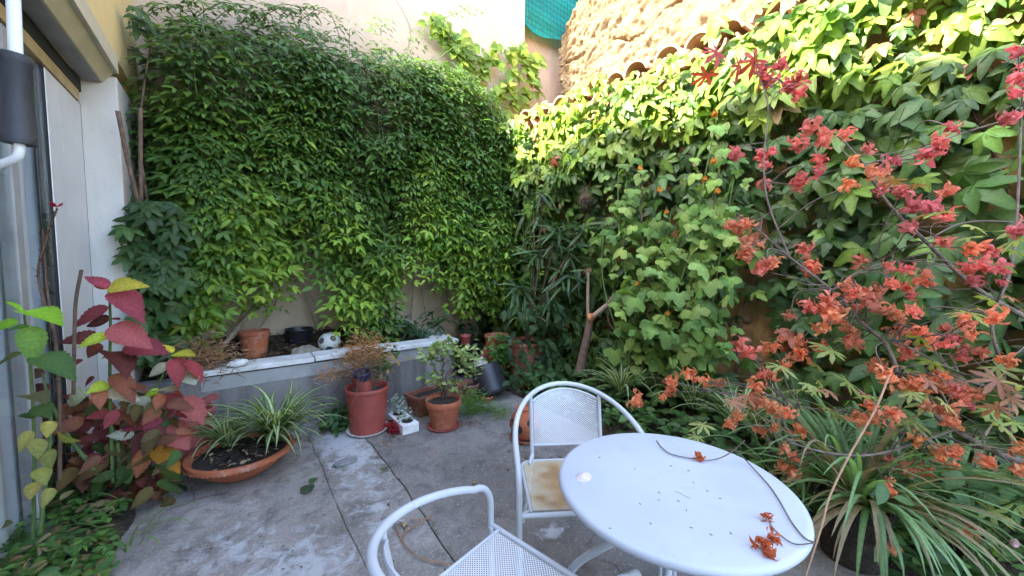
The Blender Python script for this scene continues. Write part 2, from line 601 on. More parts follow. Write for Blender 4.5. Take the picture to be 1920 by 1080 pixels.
def stalk(p0, p1, w, col=1.1):
    p0, p1 = np.array(p0, float), np.array(p1, float)
    d = p1 - p0
    s = np.cross(d, [0, 0, 1.0]); s = s / (np.linalg.norm(s) + 1e-9) * w
    return dict(v=np.array([p0 - s, p0 + s, p1 + s * .6, p1 - s * .6]), f=np.array([(0, 1, 2), (0, 2, 3)]), c=np.full((4, 3), col))


def pinnate(pairs, seed, n=3):
    g = np.random.default_rng(seed)
    ts = [stalk((0, 0, 0), (0, 0.72, -0.12), 0.012)]
    for k in range(pairs):
        y = 0.22 + 0.48 * k / max(1, pairs - 1) if pairs > 1 else 0.35
        for sg in (-1, 1):
            Lf = g.uniform(0.34, 0.46)
            ts.append(leaflet(Lf, Lf * g.uniform(.38, .46), n, g.uniform(.05, .2), g.uniform(.1, .5), 0.42, off=(0, y + g.uniform(-.03, .03), -0.17 * y * y),
                              ang=-sg * math.radians(g.uniform(48, 72))))
    Lf = g.uniform(0.42, 0.5)
    ts.append(leaflet(Lf, Lf * .42, n, .1, g.uniform(.2, .5), 0.42, off=(0, 0.7, -0.09), ang=g.uniform(-.15, .15)))
    t = join(ts)
    t['v'] /= 1.15
    return t


def palmate(k, seed, n=6, wr=0.43, serr=0.10, peak=0.50):
    g = np.random.default_rng(seed)
    ts = []
    sp = 62 if k == 5 else 50
    for i in range(k):
        a = (i - (k - 1) / 2) / ((k - 1) / 2) if k > 1 else 0
        Lf = (1 - 0.34 * abs(a) ** 1.3) * g.uniform(.92, 1.06)
        ts.append(leaflet(Lf, Lf * wr * g.uniform(.9, 1.1), n, g.uniform(.08, .22), g.uniform(.15, .6), peak, serr,
                          off=(0, 0, 0.01 * i), ang=math.radians(-a * sp * 1.35 + g.uniform(-7, 7))))
    return join(ts)


def lobed(lobes, depth, seed, base=0.25, curl=0.25, pts=5, jag=0.05, span=290):
    """palmately lobed leaf as a fan, its stalk joint at the origin"""
    g = np.random.default_rng(seed)
    out = []
    m_ = lobes * pts
    for i in range(m_ + 1):
        u = i / m_
        a = math.radians(-span / 2 + span * u)
        ph = (u * lobes) % 1.0
        env = 0.62 + 0.38 * math.cos(a / 2.2) ** 2
        tri = 1 - abs(2 * ph - 1)
        r = env * (1 - depth + depth * tri ** 0.75) * (1 + g.uniform(-jag, jag))
        out.append((math.sin(a) * r, base * 0 + math.cos(a) * r, -curl * r * r + 0.10 * math.sin(a * lobes * .5 + seed) * r))
    v = np.array([(0, 0, 0.0)] + out) + np.array([0, 0.28, 0])
    mid = v.copy()
    mid[1:] = v[0] + (v[1:] - v[0]) * 0.55
    mid[1:, 2] += 0.04
    nn = len(out)
    V = np.vstack([mid, v[1:]])
    F = []
    for i in range(1, nn):
        F.append((0, i + 1, i))
        F += [(i, i + 1, nn + i + 1), (i, nn + i + 1, nn + i)]
    c = np.ones((len(V), 3)); c[0] = 1.35; c[1:nn + 1] = 1.06
    st = stalk((0, -0.5, -.1), (0, 0.28, 0), 0.014, 1.2)
    t = join([dict(v=V, f=np.array(F), c=c), st])
    return t


def frame_of(direction, normal):
    d = np.asarray(direction, float); d = d / (np.linalg.norm(d) + 1e-9)
    nrm = np.asarray(normal, float)
    nrm = nrm - d * np.dot(nrm, d)
    nrm = nrm / (np.linalg.norm(nrm) + 1e-9)
    return np.stack([np.cross(d, nrm), d, nrm], 1)       # columns x, y, z


_tm = {}


def template_mesh(tset, i, matname):
    key = (id(tset), i, matname)
    if key not in _tm:
        t = tset[i]
        me = np_mesh('leaf', t['v'], t['f'], t['c'])
        me.materials.append(M[matname])
        _tm[key] = me
    return _tm[key]


def leaves(root, tset, inst, matname='leaf', part='leaf', n_ind=300, stuff='foliage', front=None):
    """inst: (template index, 3x3 frame, size, base point, colour). The n_ind that show largest become parts of their own."""
    if not inst:
        return
    o0 = root_loc(root)
    P = np.array([i[3] for i in inst]); S = np.array([i[2] for i in inst])
    px, py, d = project(P)
    inside = (px > -20) & (px < 1940) & (py > -20) & (py < 1100) & (d > 0.1)
    score = np.where(inside, S / np.maximum(d, .1), 0)
    if front is not None:
        score = score * front
    order = np.argsort(-score)
    ind = [k for k in order[:n_ind] if score[k] > 0]
    own = set(int(k) for k in ind)
    for k in ind:
        ti, fr, sz, p, c = inst[k]
        o = bpy.data.objects.new(part, template_mesh(tset, ti, matname))
        COL.objects.link(o)
        mw = np.eye(4)
        mw[:3, :3] = np.asarray(fr) * sz
        mw[:3, 3] = np.asarray(p) - o0
        o.parent = root
        o.matrix_local = Matrix(mw.tolist())
        o.color = (*c, 1)
    V, F, C, k0 = [], [], [], 0
    for k in range(len(inst)):
        if k in own:
            continue
        ti, fr, sz, p, c = inst[k]
        t = tset[ti]
        V.append(t['v'] @ (np.asarray(fr).T * sz) + (np.asarray(p) - o0))
        F.append(t['f'] + k0)
        C.append(t['c'] * np.asarray(c))
        k0 += len(t['v'])
    if V:
        me = np_mesh(stuff, np.vstack(V), np.vstack(F), np.vstack(C))
        me.materials.append(M[matname])
        o = bpy.data.objects.new(stuff, me)
        COL.objects.link(o)
        o.parent = root
        o['kind'] = 'stuff'


def rnd(a, b):
    return float(R.uniform(a, b))


def lerp(a, b, t):
    return tuple(np.asarray(a) * (1 - t) + np.asarray(b) * t)


def vary(c, s=0.2):
    k = 1 + R.uniform(-s, s)
    return (c[0] * k * (1 + R.uniform(-.12, .12)), c[1] * k, c[2] * k * (1 + R.uniform(-.15, .15)))


def strip(path, widths, normal, cols, o0=None, fold=0.15):
    """a blade along a path: columns across it coloured cols"""
    P = np.asarray(path, float)
    T = np.gradient(P, axis=0)
    T /= np.linalg.norm(T, axis=1)[:, None] + 1e-9
    S = np.cross(T, normal)
    S /= np.linalg.norm(S, axis=1)[:, None] + 1e-9
    Nn = np.cross(S, T)
    k = len(cols)
    V, C, F = [], [], []
    for i in range(len(P)):
        for j in range(k):
            u = -1 + 2 * j / (k - 1)
            V.append(P[i] + S[i] * u * widths[i] + Nn[i] * abs(u) * widths[i] * fold)
            C.append(cols[j])
    for i in range(len(P) - 1):
        for j in range(k - 1):
            a = i * k + j
            F += [(a, a + 1, a + k + 1), (a, a + k + 1, a + k)]
    return np.array(V), np.array(F), np.array(C)

# ================================================================== large structure
def vnoise(shape, cells, seed):
    g = np.random.default_rng(seed)
    G = g.uniform(-1, 1, (cells[0] + 2, cells[1] + 2))
    x = np.linspace(0, cells[0], shape[0]); y = np.linspace(0, cells[1], shape[1])
    i, j = np.minimum(x.astype(int), cells[0]), np.minimum(y.astype(int), cells[1])
    u, w = x - i, y - j
    u, w = u * u * (3 - 2 * u), w * w * (3 - 2 * w)
    a = G[np.ix_(i, j)] * (1 - u)[:, None] + G[np.ix_(i + 1, j)] * u[:, None]
    c = G[np.ix_(i, j + 1)] * (1 - u)[:, None] + G[np.ix_(i + 1, j + 1)] * u[:, None]
    return a * (1 - w)[None] + c * w[None]


def fbm(shape, base, octs, seed, gain=0.5):
    out, k = np.zeros(shape), 1.0
    for o in range(octs):
        out += k * vnoise(shape, (base[0] * 2 ** o, base[1] * 2 ** o), seed + o)
        k *= gain
    return out


def grid_tris(nx, ny):
    i = np.arange(nx - 1)[:, None] * ny + np.arange(ny - 1)[None]
    i = i.ravel()
    return np.concatenate([np.stack([i, i + ny, i + ny + 1], 1), np.stack([i, i + ny + 1, i + 1], 1)])


def sheet(name, V, nx, ny, mat, parent=None, c=None, origin=None, smooth=True):
    V = np.asarray(V).reshape(-1, 3)
    o0 = root_loc(parent) if parent is not None else (base_of(V) if origin is None else np.array(origin))
    me = np_mesh(name, V - o0, grid_tris(nx, ny), c, smooth)
    me.materials.append(M[mat])
    o = bpy.data.objects.new(name, me)
    COL.objects.link(o)
    if parent is not None:
        o.parent = parent
    else:
        o.location = o0
    return o


g = MB()
g.add([(-60, -60, -.12), (60, -60, -.12), (60, 60, -.12), (-60, 60, -.12)], [(0, 1, 2, 3)])
tag(g.build('ground', 'bed_soil', smooth=False), kind='structure')


def slab(x0, x1, y0, y1, zoff, bright, paintf, seed, parent=None, ml=0, mr=0):
    nx, ny = max(4, int((x1 - x0) / .035)), int((y1 - y0) / .035)
    xs, ys = np.linspace(x0, x1, nx), np.linspace(y0, y1, ny)
    z = zoff + .0025 * fbm((nx, ny), (3, 8), 4, seed)
    ed = np.minimum.reduce([(xs - x0)[:, None] + 0 * ys[None], (x1 - xs)[:, None] + 0 * ys[None]])
    z = z - np.where(ed < .012, .002, 0)
    X, Y = np.meshgrid(xs, ys, indexing='ij')
    jit = np.abs(vnoise((1, ny), (1, 60), seed + 5)) * .003 + np.abs(vnoise((1, ny), (1, 14), seed + 6)) * .003
    X = X + np.where(np.arange(nx)[:, None] == 0, jit, 0) - np.where(np.arange(nx)[:, None] == nx - 1, jit, 0)
    me_ = lambda s_: (.016 * vnoise((1, ny), (1, 9), s_) + .006 * vnoise((1, ny), (1, 40), s_ + 1)) if s_ else 0
    u_ = np.linspace(0, 1, nx)[:, None]
    X = X + me_(ml) * (1 - u_) ** 2 + me_(mr) * u_ ** 2
    pa = paintf(X, Y)
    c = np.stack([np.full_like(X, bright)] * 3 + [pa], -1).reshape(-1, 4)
    return sheet('slab', np.stack([X, Y, z], -1), nx, ny, 'concrete', parent, c)


EDGE_L = -0.54
M['joint_dirt'] = simple('joint_dirt', (0.13, 0.115, 0.10), (0.075, 0.065, 0.055), 30, 1.0, 90, .8, .01)
jf = MB().box(EDGE_L + .02, 2.48, -3, 3.95, -.05, -.0115)
tag(jf.build('joint_fill', 'joint_dirt', smooth=False), kind='structure')
patio = bpy.data.objects.new('patio', None)
COL.objects.link(patio)
patio['kind'] = 'structure'

gs = lambda X, Y, cx, cy, rx, ry: np.exp(-((X - cx) / rx) ** 2 - ((Y - cy) / ry) ** 2)
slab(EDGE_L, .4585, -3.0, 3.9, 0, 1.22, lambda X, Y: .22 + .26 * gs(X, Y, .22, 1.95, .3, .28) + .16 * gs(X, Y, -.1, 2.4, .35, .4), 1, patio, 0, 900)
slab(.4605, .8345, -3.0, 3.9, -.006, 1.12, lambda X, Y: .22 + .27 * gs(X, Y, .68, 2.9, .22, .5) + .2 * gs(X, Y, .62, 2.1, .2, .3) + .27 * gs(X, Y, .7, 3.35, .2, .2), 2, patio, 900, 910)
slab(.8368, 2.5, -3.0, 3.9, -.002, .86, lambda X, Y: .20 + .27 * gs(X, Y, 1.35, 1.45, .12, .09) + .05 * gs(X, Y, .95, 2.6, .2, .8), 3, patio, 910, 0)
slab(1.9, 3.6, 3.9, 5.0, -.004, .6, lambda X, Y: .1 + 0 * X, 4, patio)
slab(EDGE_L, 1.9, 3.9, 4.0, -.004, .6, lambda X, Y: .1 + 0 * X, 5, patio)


def soil_sheet(name, x0, x1, y0, y1, zf, mat, seed, amp=.02, parent=None):
    nx, ny = max(4, int(abs(x1 - x0) / .04)), max(4, int((y1 - y0) / .04))
    X, Y = np.meshgrid(np.linspace(x0, x1, nx), np.linspace(y0, y1, ny), indexing='ij')
    Z = zf(X, Y) + amp * fbm((nx, ny), (max(2, nx // 6), max(2, ny // 6)), 3, seed)
    return sheet(name, np.stack([X, Y, Z], -1), nx, ny, mat, parent)


tag(soil_sheet('garden_bed', 2.44, 3.75, -3, 4.9, lambda X, Y: -.03 + .13 * np.clip((X - 2.44) / .4, 0, 1) + .16 * np.clip((X - 2.75) / .5, 0, 1), 'bed_soil', 21), kind='structure')
tag(soil_sheet('border_bed', -.87, EDGE_L + .03, -3, 4.1, lambda X, Y: .03 - .05 * np.clip((X + .62) / .1, 0, 1), 'bed_soil', 22), kind='structure')

# ---- neighbour's tall cream wall behind the vine
YB = 5.0
bw = thing('stucco_wall', (1.5, YB + .15, 0), 'tall pale pink stucco wall behind the hanging vine', 'wall')
MB().box(-.9, 3.94, YB, YB + .3, -.1, 8.2).build('wall_face', 'cream', bw, smooth=False)
cr = MB()
for seq in ([(985, 0), (992, 40), (1006, 92)], [(742, 0), (760, 30), (770, 62), (764, 95)]):
    cr.tube([onY(x, y, YB - .001) for x, y in smooth_path([(q[0], q[1], 0) for q in seq], 5)[:, :2]], .003, 4)
cr.build('crack', 'wire', bw)

nb = thing('plaster_wall', (4.5, 5.35, 0), 'narrow stained salmon plaster wall under the teal netting', 'wall')
MB().box(3.955, 6.6, 5.32, 5.6, -.1, 8.2).build('wall_face', 'orange', nb, smooth=False)
MB().box(3.942, 3.985, 5.05, 5.318, -.1, 8.2).build('corner_strip', 'wood_grey', nb, smooth=False)

# ---- teal debris net hung high on that wall
nt_root = thing('debris_net', onY(1015, 60, 5.1), 'teal mesh netting hung in the gap between two walls', 'net')
nx, ny = 22, 30
xl, xr = onY(984, 20, 5.1)[0], onY(1104, 20, 5.1)[0]
Vn, Cn = [], []
for i in range(nx):
    u = i / (nx - 1)
    zb = onY(984 + 120 * u, 44 + 60 * u + 6 * math.sin(u * 7), 5.1)[2]
    for j in range(ny):
        t = j / (ny - 1)
        z = zb + (7.2 - zb) * t
        y = 5.1 + .025 * math.sin(u * 9 + t * 12) + .03 * math.sin(t * 25 + u * 3) * (1 - t)
        Vn.append((xl + (xr - xl) * u, y, z))
        Cn.append(lerp((.02, .30, .27), (.03, .42, .40), .5 + .5 * math.sin(u * 5 + t * 14)))
sheet('net_sheet', Vn, nx, ny, 'net', nt_root, np.array(Cn))
wm = MB()
for k in range(19):
    x = xl + (xr - xl) * (k + .5) / 19
    zb = onY(984, 44 + 3.1 * k, 5.1)[2]
    wm.tube([(x, 5.055, zb), (x, 5.05, 6.9)], .0035, 3)
for k in range(24):
    z = onY(984, 44, 5.1)[2] + .09 * k
    wm.tube([(xl, 5.052, z), (xr, 5.048, z - .12)], .0035, 3)
wm.build('grid_wire', 'wire', nt_root)

# ---- rough earth building beyond the garden wall
OFF = -1.5
re_ = thing('earth_building', (RW0 - OFF + .3, 2.0, 0), 'sunlit rough earth wall of the house beyond the tile coping', 'building')
pa, pb = onR(1053, 74, OFF), onR(1086, 0, OFF)
ny, nz = 420, 260
yy = np.linspace(-2.0, pa[1], ny)
slope = (pb[2] - pa[2]) / (pa[1] - pb[1])
ztop = np.minimum(pa[2] + slope * (pa[1] - yy), 9.0)
tt = np.linspace(0, 1, nz)
Z = 2.6 + (ztop[:, None] - 2.6) * tt[None]
Y = yy[:, None] + 0 * Z
h = fbm((ny, nz), (6, 5), 4, 31) * .06 + fbm((ny, nz), (90, 56), 4, 41) * .048
# crumbling horizontal courses
cz = (Z + .12 * fbm((ny, nz), (9, 4), 3, 51))
lay = np.abs(((cz / .62) % 1.0) - .5) * 2
mask = np.clip(fbm((ny, nz), (9, 8), 3, 61) * 1.6 + .2, 0, 1)
h -= .16 * np.clip(1 - (1 - lay) / .10, 0, 1) * mask
X = RW0 - OFF + RWS * Y - h
sheet('wall_face', np.stack([X, Y, Z], -1), ny, nz, 'earth_wall', re_)
b_ = MB()
YE = pa[1] - .002
b_.add([(RW0 - OFF + RWS * YE + .09, YE, 0), (RW0 - OFF + RWS * YE + .09, YE, pa[2] - .1), (RW0 - OFF + RWS * -2 + .25, -2, 8.6), (RW0 - OFF + RWS * -2 + .25, -2, 0),
        (12, YE, 0), (12, YE, pa[2] - .1), (12, -2, 8.6), (12, -2, 0)],
       [(0, 1, 2, 3), (4, 7, 6, 5), (1, 5, 6, 2), (0, 4, 5, 1), (3, 2, 6, 7)])
b_.build('body', 'earth_wall', re_, smooth=False)

# ---- ochre garden wall on the right, its render broken away in places
gw = thing('garden_wall', (RW0 + RWS * 2 + .1, 2, 0), 'old ochre garden wall half covered by broad creeper leaves', 'wall')
WTOP = 3.30
ny, nz = 200, 110
Yg, Zg = np.meshgrid(np.linspace(-2.5, 4.999, ny), np.linspace(-.1, WTOP, nz), indexing='ij')
hh = fbm((ny, nz), (10, 6), 5, 71) * .018
brk = fbm((ny, nz), (7, 5), 4, 81)
hh -= .03 * np.clip((brk - .35) * 12, 0, 1)
sheet('wall_face', np.stack([RW0 + RWS * Yg - hh, Yg, Zg], -1), ny, nz, 'ochre', gw)
core = MB()
core.add([(RW0 + RWS * y + dx, y, z) for y in (-2.5, 4.999) for dx in (.07, .34) for z in (-.1, WTOP)],
         [(0, 2, 3, 1), (4, 5, 7, 6), (1, 3, 7, 5), (0, 4, 6, 2), (2, 6, 7, 3), (0, 1, 5, 4)])
core.build('wall_core', 'ochre', gw, smooth=False)
# bare stones where the render has fallen off
for (px, py, w_) in ((1390, 640, 34), (1408, 672, 26), (1378, 612, 24), (1366, 660, 22), (1432, 690, 26), (1850, 250, 40), (1880, 300, 46), (1826, 215, 30),
                     (1846, 330, 36), (1800, 360, 30), (1890, 210, 38), (1350, 580, 20), (1400, 600, 18), (1560, 745, 40), (1600, 720, 34), (1520, 735, 30)):
    p = onR(px, py, .0)
    bb = math.hypot(p[0], p[1])
    s = w_ * bb / FPX * .55
    st = MB().blob(p + np.array([.03, 0, 0]), (.05, s, s * .66), .14, 10, 7, int(px))
    st.build('stone', 'rubble', gw)

# tile coping: one half-barrel tile, then copies
tc = thing('tile_coping', (RW0 + RWS * 2 + .2, 2, WTOP), 'row of curved clay roof tiles along the garden wall top', 'roof tiles')


def barrel(rad, th, Lh, up):
    V, F = [], []
    seg = 10
    for yi in (0, 1):
        rr = rad * (1 - .12 * yi)
        for q in (rr, rr - th):
            for k in range(seg + 1):
                a = math.pi * (.04 + .92 * k / seg)
                V.append((Lh * yi, q * math.cos(a), (q * math.sin(a)) * (1 if up else -1)))
    s1 = seg + 1
    for k in range(seg):
        o, i_, o2, i2 = k, s1 + k, 2 * s1 + k, 3 * s1 + k
        F += [(o, o + 1, o2 + 1, o2), (i_, i2, i2 + 1, i_ + 1), (o, i_, i_ + 1, o + 1), (o2, o2 + 1, i2 + 1, i2)]
    for k in (0, seg):
        F.append((k, 2 * s1 + k, 3 * s1 + k, s1 + k))
    me = bpy.data.meshes.new('tile')
    me.from_pydata(V, [], F)
    me.materials.append(M['terra_tile'])
    me.polygons.foreach_set('use_smooth', [True] * len(F))
    me.set_sharp_from_angle(angle=math.radians(40))
    return me


cover, pan = barrel(.135, .020, .85, True), barrel(.125, .020, .85, False)
o0 = root_loc(tc)
TS = .277
k = 0
y = 4.9
while y > -1.2:
    for me, dy, dz, dx in ((cover, 0, .10, -.13), (pan, -TS / 2, .135, -.09)):
        o = bpy.data.objects.new('tile', me)
        COL.objects.link(o)
        o.parent = tc
        yy_ = y + dy + rnd(-.03, .03)
        o.location = tuple(np.array([RW0 + RWS * yy_ + dx + rnd(-.02, .02), yy_, WTOP + dz + rnd(-.008, .008)]) - o0)
        o.rotation_euler = (rnd(-.12, .12), -math.radians(9) + rnd(-.05, .05), rnd(-.07, .07) + .078)
    y -= TS
mo = MB()
mo.add([(RW0 + RWS * y + dx, y, z) for y in (-2.4, 4.95) for (dx, z) in ((.012, WTOP), (.012, WTOP + .085), (.9, WTOP + .085 + .14), (.9, WTOP))],
       [(0, 1, 5, 4), (1, 2, 6, 5), (2, 3, 7, 6), (0, 4, 7, 3), (0, 3, 2, 1), (4, 5, 6, 7)])
mo.build('mortar_bed', 'ochre', tc, smooth=False)

# ---- the house on the left: jamb, shutter box, sliding door, upper storey
XF, XG, YJ = -.66, -.86, 4.1
HTOP = 5.2
hs = thing('house', (-2.5, 1.0, 0), 'house front with yellow upper wall, shutter box and white door jamb', 'house')
MB().box(-3.4, XF, YJ, YB - .004, -.1, 2.86).build('door_jamb', 'facade', hs, smooth=False, bevel=.008)
MB().box(-3.4, XF, -5, YB - .004, 3.01, HTOP).build('upper_wall', 'ochre_house', hs, smooth=False)
MB().box(-3.4, XF, -5, -2.2, -.1, 3.0).build('side_wall', 'facade', hs, smooth=False)
MB().box(-3.4, -3.2, -2.2, YJ, -.1, 3.0).build('inner_wall', 'grey_paint', hs, smooth=False)
MB().box(-3.2, XG - .12, -2.2, YJ, -.1, -.02).build('room_floor', 'grey_paint', hs, smooth=False)
MB().box(-3.2, -1.2, -2.2, YJ, 2.8, 3.0).build('room_ceiling', 'grey_paint', hs, smooth=False)
MB().box(-3.6, XF + .10, -5.2, YB - .004, HTOP, HTOP + .10).build('parapet', 'facade', hs, smooth=False)
bx = MB()
prof = [(-.845, 2.80), (-.735, 2.80), (-.672, 2.885), (XF + .012, 2.885), (XF + .012, 3.006), (-1.15, 3.006), (-1.15, 2.99), (-.845, 2.99)]
V = [(x, y, z) for y in (-2.2, YJ - .003) for x, z in prof]
nP = len(prof)
bx.add(V, [(i, (i + 1) % nP, nP + (i + 1) % nP, nP + i) for i in range(nP)] + [tuple(range(nP)), tuple(range(nP, 2 * nP))[::-1]])
sb = bx.build('shutter_box', 'cream_paint', hs, smooth=False)
MB().box(-.84, -.745, -2.2, YJ - .005, 2.794, 2.799).build('underside', 'grey_paint', sb, smooth=False)
MB().box(-.875, -.846, -2.2, YJ - .005, 2.70, 2.79).build('shutter_slot_shade', 'dark_gap', hs, smooth=False)  # solid black strip painted as the shade inside the shutter slot


def ypx(px, X=XG, py=498):
    return onX(px, py, X)[1]


MB().box(XG - .03, XG + .012, -2.2, YJ - .05, 2.62, 2.695).build('top_rail', 'rail_yellow', hs, smooth=False)
sd = MB()
df = MB().box(XG - .10, XG + .004, ypx(131), ypx(172), .02, 2.615).build('door_frame', 'frame_white', hs, smooth=False, bevel=.004)
MB().box(XG - .08, XG + .006, ypx(172.3), ypx(176), .02, 2.62).build('seal', 'dark_gap', hs, smooth=False)
MB().box(XG - .08, XG + .009, ypx(176.3), ypx(182), .02, 2.62).build('trim', 'frame_white', hs, smooth=False)
MB().box(XG - .05, XG + .006, ypx(182.3), YJ, .02, 2.62).build('seal', 'dark_gap', hs, smooth=False)
MB().box(XG - .05, XG + .002, ypx(36), ypx(48), .05, 2.61).build('glazing_bar', 'grey_paint', hs, smooth=False)
leafd = MB()
for a_, b__ in ((107, 130),):
    leafd.box(XG - .05, XG + .007, ypx(a_), ypx(b__), .05, 2.61)
leafd.build('door_stile', 'frame_white', hs, smooth=False, bevel=.004)
MB().box(XG - .04, XG + .003, ypx(104), ypx(106.7), .05, 2.61).build('seal', 'dark_gap', hs, smooth=False)
MB().box(XG - .10, XG + .05, -2.2, YJ, -.03, .05).build('door_sill', 'grey_paint', hs, smooth=False)
for a_, b__ in ((48.3, 103.7), (-400, 35.7)):
    y0, y1 = ypx(a_) if a_ > -300 else -2.2, ypx(b__)
    MB().box(XG - .012, XG - .004, y0, y1, .06, 2.6).build('pane', 'glass', hs, smooth=False)
nx, ny = 160, 3
ys = np.linspace(-2.0, 4.0, nx)
Vc = [(-.955 + .035 * math.sin(y * 38) + .015 * math.sin(y * 91), y, z) for y in ys for z in (.05, 1.3, 2.7)]
sheet('curtain', Vc, nx, ny, 'curtain', hs)

# ---- raised planter with a white coping
PY = 3.88
pl = thing('raised_planter', (.7, 4.4, 0), 'raised grey planter bed with white coping against back wall', 'planter')
bk = MB().box(-.655, 2.0, PY, PY + .16, -.05, .545)
bk.box(1.86, 2.0, PY + .16, YB - .002, -.05, .545)
bk.build('planter_wall', 'planter', pl, smooth=False)
MB().box(-.25, 2.004, PY - .006, PY - .001, .43, .545).build('pale_band', 'grey_paint', pl, smooth=False)
for x0, x1, dz in ((-.34, .565, 0), (.572, 1.33, .004), (1.337, 2.06, -.002)):
    MB().box(x0, x1, PY - .045, PY + .21, .562 + dz, .606 + dz).build('coping_slab', 'white_slab', pl, smooth=False, bevel=.006)
MB().box(1.84, 2.055, PY + .215, YB - .004, .56, .603).build('coping_slab', 'white_slab', pl, smooth=False, bevel=.006)
soil_z = lambda X, Y: .50 + .17 * np.clip((Y - 4.15) / .8, 0, 1) ** 1.3
soil_sheet('soil', -.655, 1.86, PY + .16, YB, soil_z, 'bed_soil', 33, .025, pl)

# ================================================================== garden furniture
CH = dict(w=.2995, D=.6231, za=.6152, zb=.7789, yb=.1644, r=.0878, tilt=.8301)


def hoop_path():
    w, D, za, zb, yb, r = CH['w'], CH['D'], CH['za'], CH['zb'], CH['yb'], CH['r']
    pts = [(w, 0, 0.012), (w, 0, .3), (w, 0, za - .10)]
    for t in np.linspace(0, 1, 7)[1:]:
        th = t * math.pi / 2
        pts.append((w, -r * (1 - math.cos(th)), za - .10 + .10 * math.sin(th)))
    n = 30
    for i in range(1, n + 1):
        t = math.sin(i / n * math.pi / 2)
        y = -r + (-D + r) * t
        k = (y + yb) / (-D + yb) if y < -yb else 0
        x = w * math.sqrt(max(0, 1 - k * k)) if k > 0 else w
        pts.append((x, y, za + (zb - za) * t ** CH['tilt']))
    P = np.array(pts)
    Q = P.copy(); Q[:, 0] *= -1
    return np.vstack([P, Q[::-1][1:]])


def perf_panel(surf, u0, u1, v0, v1, nu, nv, inside, colour):
    """diamond mesh: each cell a diamond ring round its hole"""
    V, F, C = [], [], []
    du, dv = (u1 - u0) / nu, (v1 - v0) / nv
    for i in range(-1, 2 * nu + 1):
        for j in range(-1, 2 * nv + 1):
            if (i + j) % 2:
                continue
            cu, cv = u0 + i * du / 2, v0 + j * dv / 2
            if not inside(cu, cv):
                continue
            k = len(V)
            q = .62
            for f_ in (1, q):
                for a, b in ((du / 2, 0), (0, dv / 2), (-du / 2, 0), (0, -dv / 2)):
                    V.append(surf(cu + a * f_, cv + b * f_))
                    C.append(colour(cu + a, cv + b))
            F += [(k + e, k + (e + 1) % 4, k + 4 + (e + 1) % 4, k + 4 + e) for e in range(4)]
    return V, F, C


